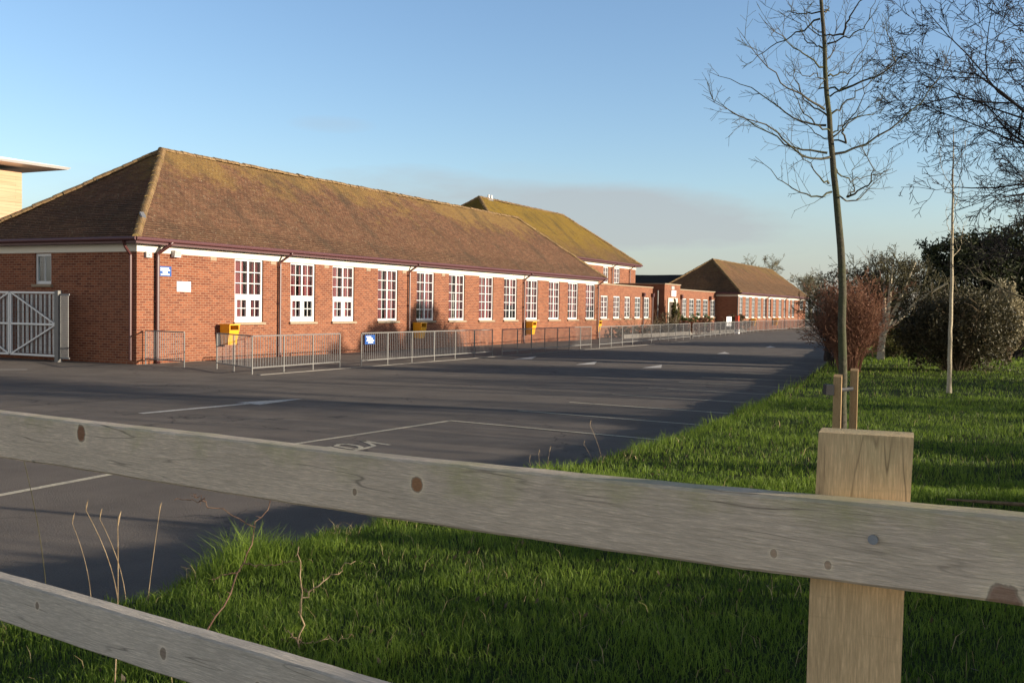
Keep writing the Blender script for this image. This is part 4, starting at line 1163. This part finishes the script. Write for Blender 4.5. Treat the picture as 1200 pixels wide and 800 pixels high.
# pale forked tree
ft = thing('forked_tree', 'small leaning tree with a pale sunlit trunk that forks low', 'tree', (12.1, 33.2, ground_at(12.1, 33.2) - .03))
T1 = Tubes(); T2 = Tubes(); rr0 = rg(8)
P = dict(levels=4, seg=(.35, .25, .2, .15), wob=(.10, .16, .2, .22), trop=(.03, .03, .02, .01), sides=(8, 5, 4, 3), kids=(7, 7, 5), start=(.35, .2, .15), ratio=((.45, .7), (.4, .65), (.35, .6)), rr=(.55, .5, .5), ang=(25, 65), rmin=.006, taper=.7)
T1.add([(0, 0, 0), (.02, 0, .5), (.06, 0, .9), (.2, 0, 1.15)], [.13, .115, .105, .1], 9)
for (a, b, c) in (((.2, 0, 1.1), (.55, .1, 1.0), 2.3), ((.15, 0, 1.05), (.75, -.15, .55), 2.4), ((.08, 0, .9), (-.5, .3, 1.2), 2.2), ((.12, 0, 1.0), (.2, .6, 1.0), 2.4), ((.12, 0, 1.0), (-.1, -.5, 1.2), 2.2)):
    grow(rr0, [T1, T2, T2, T2], np.array(a), np.array(b), c, .085, 0, P)
T1.build('trunk', M['bark_pale'], ft); T2.build('crown', M['stem_olive'], ft)


def bare_tree(name, label, x, y, h, rng, mat, trunk_h, r, levels=4, kids=(9, 6, 5), spread=.8, limbs=7, z=None, group=None, cmat=None, rmin=.006, ratio=((.5, .75), (.4, .65), (.35, .6)), limb_dirs=None, limbL=.62):
    z0 = ground_at(x, y) if z is None else z
    root = thing(name, label, 'tree', (x, y, z0 - .05), 0, group)
    T1 = Tubes(); T2 = Tubes(); top = np.array([rng.normal() * .1, rng.normal() * .1, trunk_h])
    T1.add(np.stack([top * k for k in np.linspace(0, 1, 7)]) + rng.normal(size=(7, 3)) * .02, np.linspace(r * 1.35, r * .9, 7), 9)
    P = dict(levels=levels, seg=(.5, .4, .3, .22, .18), wob=(.12, .17, .22, .25, .25), trop=(.05, .03, .02, .01, .0), sides=(7, 5, 4, 3, 3), kids=kids, start=(.25, .2, .15, .15), ratio=tuple(ratio) + ((.35, .6),), rr=(.55, .5, .5, .5), ang=(25, 62), rmin=rmin, taper=.72)
    for i in range(limbs):
        a = 2 * math.pi * (i + rng.uniform(-.3, .3)) / limbs; d = np.array([math.cos(a) * spread, math.sin(a) * spread, rng.uniform(.6, 1.3)])
        if i == 0: d = np.array([.1, .1, 1.6])
        if limb_dirs is not None: d = np.array(limb_dirs[i], float)
        s = top * rng.uniform(.7, 1.0)
        grow(rng, [T1, T2, T2, T2], s, d, (h - trunk_h) * rng.uniform(limbL * .85, limbL * 1.25), r * .27, 0, P)
    T1.build('trunk', mat, root); T2.build('crown', cmat or mat, root)
    return root


# the big bare tree whose branches hang in from the right
bare_tree('bare_oak', 'big dark bare tree reaching in from the right edge with a dense net of twigs', 10.9, 14.8, 11.8, rg(21), M['bark_dark'], 2.2, .2, 5, (10, 8, 6, 4), 1.0, 11, rmin=.0042,
          limb_dirs=[(-.9, .25, 1.1), (-1.0, -.1, .55), (-.85, .4, 1.5), (-.6, -.3, 1.8), (-.3, .4, 1.8), (.6, .3, 1.2), (.3, .9, 1.0), (-.75, .6, .8), (-1.0, .3, 1.3), (-.8, -.2, 1.9), (-.95, .1, .85)], limbL=.42)
# dark evergreen mass behind the bushes, one tree beside the other
crown_bush('dark_evergreen', 'tall dark ivy covered tree rising behind the rounded bush', 'tree', 16.8, 34.5, [(-1.0, 0, 2.6, 1.7, 1.4, 1.6), (.6, .2, 3.4, 1.6, 1.4, 1.5), (-1.6, .2, 3.5, 1.2, 1.2, .9), (1.6, 0, 2.2, 1.6, 1.4, 1.9)], 32000, .075, M['leaf_dark'], M['bark_dark'], rg(31), 150)
crown_bush('holly_tree', 'broad dark holly at the far right edge behind the lawn', 'tree', 20.5, 36.5, [(-.8, 0, 2.6, 1.8, 1.5, 2.0), (1.2, 0, 2.9, 2.0, 1.6, 2.2), (.2, .3, 4.5, 1.9, 1.5, 1.5)], 30000, .085, M['leaf_dark'], M['bark_dark'], rg(32), 110)
crown_bush('thorn_tree', 'dark brown twiggy thorn tree behind the pale forked tree', 'tree', 15.0, 40.5, [(-1.6, 0, 2.5, 1.4, 1.2, 1.1), (0.2, 0, 2.8, 1.6, 1.3, 1.2), (1.8, 0, 2.5, 1.4, 1.2, 1.2)], 16000, .05, M['leaf_brown'], M['stem_brown'], rg(33), 130)
bare_tree('hawthorn', 'bare hawthorn with arching twigs above the red bush', 12.0, 38.5, 4.1, rg(34), M['bark_dark'], 1.2, .11, 4, (8, 6, 5), .9, 7, cmat=M['stem_olive'])
# hedge that closes the view on the right
crown_bush('boundary_hedge', 'dark brown hedge closing the lawn far behind the bushes', 'hedge', 27, 50, [(-5 + 2.2 * k, .9 * k, 1.5, 1.7, 1.5, 1.5) for k in range(9)], 24000, .10, M['leaf_brown'], M['bark_dark'], rg(35), 120)
# far trees past the end of the yard
for i, (s, n, h, lab) in enumerate(((112, -8, 10.5, 'tall grey bare tree far behind the right end of the far block'), (118, -2.5, 9.5, 'round topped grey bare tree farther right behind the far block'), (126, 5, 8, 'low bare tree beyond the end of the yard'))):
    p = W(s, n); bare_tree('distant_tree', lab, p.x, p.y, h, rg(50 + i), M['bark_mid'], 2.6, .22, 4, (9, 7, 5), .75, 8, z=0, group='bare trees beyond the far block', rmin=.016)
crown_bush('end_hedge', 'dark hedge across the far end of the yard behind the white fence', 'hedge', W(107, 4).x, W(107, 4).y, [(-3, -1.5, 1.5, 2, 1.5, 1.5), (0, 0, 1.7, 2.2, 1.6, 1.7), (3, 1.2, 1.6, 2.2, 1.6, 1.6), (6, 2.6, 2.0, 2.2, 1.6, 2.0)], 9000, .14, M['leaf_brown'], M['bark_dark'], rg(56), 60, z=0)

# pale bough drooping across the bushes from the right
pb = thing('drooping_bough', 'long pale grey bare bough sagging from the right edge over the rounded bush', 'branch', (10.4, 20.6, 2.0))
T1 = Tubes(); q = np.array([(1.9, .4, -.12), (1.2, .2, -.02), (.55, .0, .09), (0, 0, .2), (-.35, .1, .34), (-.62, .2, .55), (-1.0, .3, .66)]); f = np.linspace(0, 1, 24); kk = np.linspace(0, 1, 7)
q = np.stack([np.interp(f, kk, q[:, i]) for i in range(3)], 1); q[1:-1] = (q[:-2] + q[2:] + q[1:-1]) / 3
T1.add(q, np.linspace(.03, .006, 24), 6)
P2 = dict(levels=2, seg=(.12, .1), wob=(.15, .2), trop=(.03, .02), sides=(4, 3), kids=(3,), start=(.2,), ratio=((.3, .6),), rr=(.6,), ang=(30, 65), rmin=.004)
for j in (9, 13, 16, 18, 20, 22): grow(rg(60 + j), [T1], q[j], np.array([-.5, 0, .4]), .5, .007, 0, P2)
T1.build('bough', M['bark_mid'], pb)

# planting by the entrance
def pl(s, n): p = W(s, n); return p.x, p.y
x, y = pl(52.0, -.2); crown_bush('conifer', 'narrow olive conifer left of the stone framed doorway', 'shrub', x, y, [(0, 0, 1.0, .45, .45, 1.0), (0, 0, 2.0, .32, .32, .7)], 2600, .07, M['leaf_olive'], M['stem_brown'], rg(70), 14, z=0)
x, y = pl(55.4, .2); crown_bush('round_shrub', 'round dark green shrub right of the doorway', 'shrub', x, y, [(-.5, -.3, .85, .8, .7, .75), (.6, .3, .95, .8, .7, .75)], 3200, .075, M['leaf_green'], M['stem_brown'], rg(71), 14, z=0)
x, y = pl(53.6, 1.1); crown_bush('red_shrub', 'low red leaved shrub in front of the doorway', 'shrub', x, y, [(-.9, -.8, .65, .9, .7, .5), (.5, .4, .75, 1.0, .8, .55)], 3200, .07, M['leaf_red'], M['stem_red'], rg(72), 14, z=0)
x, y = pl(49.3, .0); crown_bush('dry_shrub', 'dry brown shrub in the gap beside the flat roofed link', 'shrub', x, y, [(0, 0, .8, .7, .7, .8), (-.8, -.9, .6, .8, .7, .6)], 2600, .07, M['leaf_brown'], M['stem_brown'], rg(73), 20, z=0)
x, y = pl(67.5, .6); crown_bush('brown_shrub', 'brown rounded shrub against the shaded end of the far block', 'shrub', x, y, [(0, 0, .8, 1.0, .9, .8), (-1.2, -1, .55, .9, .8, .55)], 3000, .08, M['leaf_brown'], M['stem_brown'], rg(74), 20, z=0)
x, y = pl(44.0, .1); crown_bush('bed_hedge', 'low clipped brown hedge under the link windows', 'hedge', x, y, [(-2.2, -4.2, .4, .7, .8, .4), (-1.1, -2.1, .4, .7, .8, .4), (0, 0, .42, .7, .8, .42), (1.0, 2.0, .4, .7, .8, .4), (1.9, 4.0, .42, .7, .8, .42)], 5200, .06, M['leaf_brown'], M['stem_brown'], rg(75), 30, z=0)
bd = board('entrance_board', 'white board standing by the shrubs outside the entrance', 57.6, 2.2, .62, 1.5, .75, M['sign_white'], M['sign_ink'], [(.1, .8, .7, .08), (.1, .9, .5, .06), (.1, .7, .3, .06)])
for xx in (.15, 1.35):
    m = MB(); m.box(xx - .035, xx + .035, .0, .05, -.62, .74); m.build('board_leg', M['galv'], bd)
hp = thing('red_marker_post', 'orange red marker post with a white foot beside the white board', 'post', W(60.2, 2.4), ROT)
m = MB(); m.box(-.17, .17, -.14, .14, .35, 1.45); m.build('post_body', M['red_paint'], hp, bevel=.03)
m = MB(); m.box(-.2, .2, -.17, .17, 0, .35); m.build('post_foot', M['sign_white'], hp, bevel=.02)

# ------------------------------------------------------------------ trees and hedges along the lane to the right: their shade lies across the yard
bare_tree('lane_tree', 'bare tree by the lane right of the lawn, shading the yard', 31, 9.5, 7.5, rg(80), M['bark_dark'], 2.0, .2, 4, (8, 6, 4), .8, 7, rmin=.012, group='bare trees along the lane')
bare_tree('lane_tree', 'bare tree by the lane right of the lawn, shading the yard', 38, 15.5, 7.5, rg(81), M['bark_dark'], 2.0, .2, 4, (8, 6, 4), .8, 7, rmin=.012, group='bare trees along the lane')
bare_tree('lane_tree', 'bare tree by the lane right of the lawn, shading the yard', 26, 16.5, 6.0, rg(82), M['bark_dark'], 1.6, .18, 4, (8, 6, 4), .8, 7, rmin=.012, group='bare trees along the lane')
crown_bush('lane_hedge', 'thick hedge beside the lane shading the near grass', 'hedge', 11.0, 6.0, [(-6.2 + 1.15 * k, -9.6 + 1.75 * k, .85 - .02 * k, 1.15, 1.2, .98 - .035 * k + .12 * math.sin(k * 2.1)) for k in range(14)], 95000, .095, M['leaf_brown'], M['bark_dark'], rg(83), 110, hollow=.2)

# ------------------------------------------------------------------ timber fence in front of the camera
PB = Vector((.58967, 1.15, 0)); TD = Vector((-.8364, .5482, 0)).normalized()     # along the fence, to the left
fyaw = math.atan2(TD.y, TD.x)
fence = thing('timber_fence', 'weathered timber post and rail fence across the foreground', 'fence', (PB.x, PB.y, .42), fyaw)
# fence local frame: x to the left along the rails, y toward the camera (rail front at y=0), z up from .42


def rail(name, ctr, h, t_, mat, x0, x1, sag, rng, holes=None):
    n_ = 90; V = []; F = []
    for i in range(n_ + 1):
        x = x0 + (x1 - x0) * i / n_; dz = sag(x) - ctr; w1 = .0006 * math.sin(x * 9 + rng) + .0004 * math.sin(x * 41); w2 = .0009 * math.sin(x * 6.3 + rng * 2) + .0006 * math.sin(x * 31)
        c = .004
        sec = [(0 - c, -h + w2), (0, -h + c + w2), (0, -c + w1), (-c, w1), (-t_ + c, w1 + .001), (-t_, -c + w1), (-t_, -h + c + w2), (-t_ + c, -h + w2)]
        V += [(x, a, b + dz) for a, b in sec]
    for i in range(n_):
        for j in range(8):
            a = i * 8 + j; b = i * 8 + (j + 1) % 8; F.append((a, b, b + 8, a + 8))
    me = bpy.data.meshes.new(name); F2 = F + [tuple(range(8))[::-1], tuple(n_ * 8 + k for k in range(8))]
    me.from_pydata(V, [], F2); me.materials.append(mat); me.update()
    o = bpy.data.objects.new(name, me); COL.objects.link(o); o.parent = fence; o.location = (0, 0, ctr - .42); return o


top_sag = lambda x: sum(np.interp(x + dx_, SX, SZ) for dx_ in (-.3, -.2, -.1, 0, .1, .2, .3)) / 7
SX, SZ = ([-3, -.2, .001, .122, .246, .422, .701, 1.051, 1.26, 1.5, 2.1, 3.2], [1.64, 1.622, 1.618, 1.616, 1.613, 1.607, 1.5995, 1.597, 1.596, 1.5955, 1.591, 1.585])
rl1 = rail('top_rail', 1.605, .102, .038, M['rail'], -2.6, 3.05, top_sag, 1.3)
rl2 = rail('lower_rail', 1.205, .099, .038, M['lower'], -2.6, 3.05, lambda x: 1.198 + .006 * np.sin(x * 1.1) + .004 * x, 3.1)
m = MB(); m.tube([(.167, .0005, -.034), (.167, .0035, -.034)], .0062, 16); m.build('nail', M['steel_blue'], rl1)


def post(x, ang, w, dpt, ztop, lean=0.0):
    h = ztop - .42 + .15; m_ = MB(); c = w / 2
    nseg = 14
    for j in range(nseg):
        z0, z1 = -h + h * j / nseg, -h + h * (j + 1) / nseg
        a = .0012 * math.sin(j * 1.7 + x); b = .0012 * math.sin((j + 1) * 1.7 + x)
        A_ = [(-c + a + lean * z0, 0, z0), (-c + a + lean * z0, -dpt, z0), (c + a + lean * z0, -dpt, z0), (c + a + lean * z0, 0, z0)]
        B_ = [(-c + b + lean * z1, 0, z1), (-c + b + lean * z1, -dpt, z1), (c + b + lean * z1, -dpt, z1), (c + b + lean * z1, 0, z1)]
        for k in range(4): m_.quad([A_[k], B_[k], B_[(k + 1) % 4], A_[(k + 1) % 4]])
        if j == nseg - 1: m_.quad(B_[::-1])
        if j == 0: m_.quad(A_)
    o = m_.build('post', M['post'], fence); o.location = (x, -.040 - .062 * math.sin(ang), ztop - .42); o.rotation_euler = (0, 0, ang); return o


post(.194, R(12), .116, .06, 1.693, -.02); post(2.92, R(1), .12, .075, 1.69); post(-2.45, 0, .12, .075, 1.7)

# ------------------------------------------------------------------ grass
rgG = rg(90)


def blades(xy, hgt, wdt, bend, tint):
    n_ = len(xy); x, y = xy[:, 0], xy[:, 1]; z = gz(x, y)
    a = rgG.uniform(0, 2 * math.pi, n_); sx, sy = np.cos(a) * wdt / 2, np.sin(a) * wdt / 2
    b = rgG.uniform(0, 2 * math.pi, n_); lx, ly = np.cos(b) * bend, np.sin(b) * bend
    B0 = np.stack([x - sx, y - sy, z - .01], 1); B1 = np.stack([x + sx, y + sy, z - .01], 1)
    mx, my = x + lx * .3, y + ly * .3; Mh = z + hgt * .6
    M0 = np.stack([mx - sx * .8, my - sy * .8, Mh], 1); M1 = np.stack([mx + sx * .8, my + sy * .8, Mh], 1)
    tx, ty = x + lx, y + ly; Th = z + hgt * np.sqrt(np.maximum(.1, 1 - (bend / (hgt + 1e-6)) ** 2 * .35))
    T0 = np.stack([tx - sx * .15, ty - sy * .15, Th], 1); T1_ = np.stack([tx + sx * .15, ty + sy * .15, Th], 1)
    V = np.stack([B0, B1, M0, M1, T0, T1_], 1).reshape(-1, 3)
    k = np.arange(n_)[:, None] * 6
    F = np.concatenate([k + np.array([[0, 1, 3, 2]]), k + np.array([[2, 3, 5, 4]])])
    return V, F, np.repeat(tint, 6)


def scatter(n_, ymin, ymax, pw=1.0, margin=.2, right=.82, left=-.72):
    """points over the verge in the wedge the lawn fills, denser near by"""
    y = ymin + (ymax - ymin) * rgG.uniform(0, 1, n_) ** pw
    x = y * rgG.uniform(left, right, n_) + rgG.normal(size=n_) * margin
    w = inward(x, y); k = w > .03
    return np.stack([x[k], y[k]], 1), w[k]


VS, FS, TS = [], [], []; off = 0


def addb(V, F, t_):
    global off
    VS.append(V); FS.append(F + off); TS.append(t_); off += len(V)


for (n_, y0, y1, h0, w0, pw) in ((215000, 1.6, 9.0, .044, .0040, .8), (160000, 8.0, 18, .048, .0062, .9), (85000, 16, 34, .055, .011, .9), (45000, 30, 62, .07, .028, 1.0)):
    xy, w = scatter(n_, y0, y1, pw)
    cl_ = vnoise(xy[:, 0] * 2.1, xy[:, 1] * 2.1) + .6 * vnoise(xy[:, 0] * 6.3 + 3, xy[:, 1] * 5.7)
    hh = h0 * rgG.uniform(.5, 1.35, len(xy)) * (1 + .35 * cl_) * np.where(w < .6, 1.5 + 1.3 * np.clip(cl_, 0, 1), 1.0) * np.where((vnoise(xy[:, 0] * 1.1 + 7, xy[:, 1] * 1.3) > .45), 1.5, 1.0)
    hh = np.maximum(hh, .02)
    tn = np.clip(.42 + .3 * cl_ + rgG.normal(size=len(xy)) * .22, 0, 1)
    addb(*blades(xy, hh, w0 * rgG.uniform(.6, 1.3, len(xy)), hh * rgG.uniform(.2, .9, len(xy)), tn))
gr = np_mesh('grass', np.concatenate(VS), np.concatenate(FS), M['grass'], None, np.concatenate(TS))
tag(gr, 'short green winter grass covering the verge and lawn', 'grass', None, 'stuff')
# dead straw among it, mostly along the bank
VS, FS, TS = [], [], []; off = 0
for (n_, y0, y1, w0) in ((22000, 2.2, 12, .0035), (12000, 10, 30, .008)):
    xy, w = scatter(n_, y0, y1, .9)
    k = (w < .55) & (vnoise(xy[:, 0] * 3, xy[:, 1] * 3) > -.1) | (rgG.uniform(0, 1, len(xy)) < .10); xy = xy[k]
    hh = .07 * rgG.uniform(.5, 1.6, len(xy)); addb(*blades(xy, hh, w0 * rgG.uniform(.6, 1.3, len(xy)), hh * rgG.uniform(.5, 1.0, len(xy)), rgG.uniform(0, 1, len(xy))))
st = np_mesh('dead_straw', np.concatenate(VS), np.concatenate(FS), M['dry'], None, np.concatenate(TS))
tag(st, 'dead straw coloured grass along the edge of the bank', 'dry grass', None, 'stuff')


xy, w = scatter(1500, 2.2, 16, .8)
a_ = rgG.uniform(2, 34, 2600); b_ = np.interp(a_, ed_a, ed_b) + rgG.normal(size=2600) * .16 - .12
C_ = np.stack([xy[:, 0], xy[:, 1], gz(xy[:, 0], xy[:, 1]) + rgG.uniform(.01, .04, len(xy))], 1)
ex_, ey_ = a_ * D[0] + b_ * N[0], a_ * D[1] + b_ * N[1]
C_ = np.concatenate([C_, np.stack([ex_, ey_, np.maximum(gz(ex_, ey_), 0) + .008], 1)])
V, F, t_ = cards(rgG, C_, len(C_), .019)
tag(np_mesh('fallen_leaves', V, F, M['leaf_brown'], None, t_), 'brown fallen leaves scattered through the grass and along the tarmac edge', 'leaves', None, 'stuff')

# ------------------------------------------------------------------ weeds, brambles, fallen twig
def stalks(label, x, y, specs, mat, name='dry_weed', cat='weed', group=None, z=None):
    z0 = ground_at(x, y) if z is None else z
    root = thing(name, label, cat, (x, y, z0 - .02), 0, group)
    T_ = Tubes(); H_ = []
    for (dx, dy, h, lx, r) in specs:
        f = np.linspace(0, 1, 8); q = np.stack([dx + lx * f ** 1.5, dy + 0 * f + .02 * np.sin(f * 3), h * f], 1)
        r *= .5; h *= .9; T_.add(q, np.linspace(r, r * .55, 8), 5)
        T_.add(np.stack([q[-1], q[-1] + [.004, 0, .03], q[-1] + [.012, 0, .055]]), [r * .8, r * 1.5, r * .3], 5)
    T_.build('stems', mat, root); return root


stalks('clump of snapped dry stalks behind the left end of the lower rail', -2.55, 5.15, [(-.05, 0, .52, -.03, .005), (.0, .05, .34, -.12, .004), (.04, .0, .30, -.14, .004), (.1, 0, .27, -.16, .004), (-.12, 0, .22, -.2, .004)], M['stem_dry'])
stalks('pair of thick dry stalks leaning left at the tarmac edge above the lower rail', -2.02, 5.2, [(0, 0, .52, -.17, .006), (.03, .03, .47, -.14, .005), (-.14, 0, .45, -.10, .0045)], M['stem_dry'])
stalks('single dry stalk leaning right at the tarmac edge above the lower rail', -1.87, 5.2, [(0, 0, .50, .06, .005)], M['stem_dry'])
stalks('tall thin greenish stalk crossing the first bay line at the left', -2.34, 5.1, [(0, 0, .95, -.15, .005)], M['stem_olive'])
stalks('thin dry stem standing on the bank in front of the second bay line', 1.0, 10.95, [(0, 0, .42, -.14, .005), (-.1, .05, .2, -.1, .004)], M['stem_dry'])
stalks('tuft of thin dry stems on the bank in the middle of the tarmac edge', .3, 9.95, [(0, 0, .24, -.02, .004), (.06, .03, .27, .03, .004), (-.07, 0, .18, -.04, .004)], M['stem_dry'])
stalks('pale straw stem in front of the grass under the lower rail', -1.42, 3.62, [(0, 0, .62, .01, .0055)], M['stem_dry'])


def bramble(label, x, y, lines, mat, z, zs=1.0):
    root = thing('bramble', label, 'bramble', (x, y, z), 0, None); T_ = Tubes(); rn = rg(int(abs(x * 100)))
    for L, r in lines:
        L = np.array(L, float) * [1, 1, zs]; k = np.linspace(0, 1, len(L)); f = np.linspace(0, 1, 16); q = np.stack([np.interp(f, k, L[:, i]) for i in range(3)], 1); q[1:-1] += rn.normal(size=(14, 3)) * .004
        r *= .7; q[1:-1] += rn.normal(size=(14, 3)) * .005; T_.add(q, np.linspace(r, r * .5, 16), 5)
        for j in range(2, 15, 2): T_.add(np.stack([q[j], q[j] + rn.normal(size=3) * .012]), [r * .5, r * .1], 3)
    T_.build('stems', mat, root); return root


# rooted in the verge just past the fence
zb = ground_at(-1.3, 4.2)
bramble('tall reddish bramble stem with side shoots rising from the grass left of centre', -1.3, 4.2, [([(0, 0, 0), (.10, .1, .28), (.16, .15, .5), (.20, .2, .72), (.27, .25, .9)], .006), ([(.15, .14, .47), (.25, .1, .47), (.4, .1, .5)], .004), ([(.14, .14, .42), (.03, .1, .38)], .004),
        ([(.19, .2, .68), (0, .25, .8), (-.12, .3, .83), (-.2, .3, .82)], .0042), ([(-.05, .28, .82), (-.12, .3, .87)], .003)], M['thorn'], zb, .68)
bramble('short pale bramble with crossed twigs in the grass behind the lower rail', -.82, 4.0, [([(0, 0, 0), (0, 0, .25), (-.02, .02, .48)], .006), ([(0, 0, .28), (.1, 0, .36), (.21, 0, .43)], .005), ([(0, 0, .10), (.2, .05, .11)], .004), ([(0, 0, .09), (-.06, 0, .14)], .004)], M['stem_dry'], ground_at(-.82, 4.0) - .05)
ftw = thing('fallen_twig', 'long crooked grey twig lying on the dark grass right of the fence post', 'twig', (3.55, 7.5, ground_at(3.55, 7.5) + .05))
T_ = Tubes(); T_.add(np.array([(-.25, .1, .03), (0, .05, .025), (.3, -.02, .02), (.45, -.05, .05), (.8, -.1, .03), (1.2, -.14, .02)]), [.008, .014, .017, .016, .018, .02], 6); T_.add(np.array([(.3, -.02, .02), (.45, .08, .08)]), [.009, .004], 5)
T_.build('twig', M['stem_brown'], ftw)

# third staked tree, beyond the right edge of the view; its shadow lies on the near tarmac
rngC = np.random.default_rng(17)
young_tree('young staked tree beyond the right edge of the view, shadow on the near tarmac', 5.3, 6.1, rngC, 1, [[(p[0] * .8, p[1] * .8, p[2] * .9) for p in L] for L in limbsA[::2]], [(a, b, c * .9) for a, b, c in trunkA])
stake('left timber stake of the tree beyond the right edge', 5.2, 6.0, .036, 1.0); stake('right timber stake of the tree beyond the right edge', 5.4, 6.25, .034, 1.0)
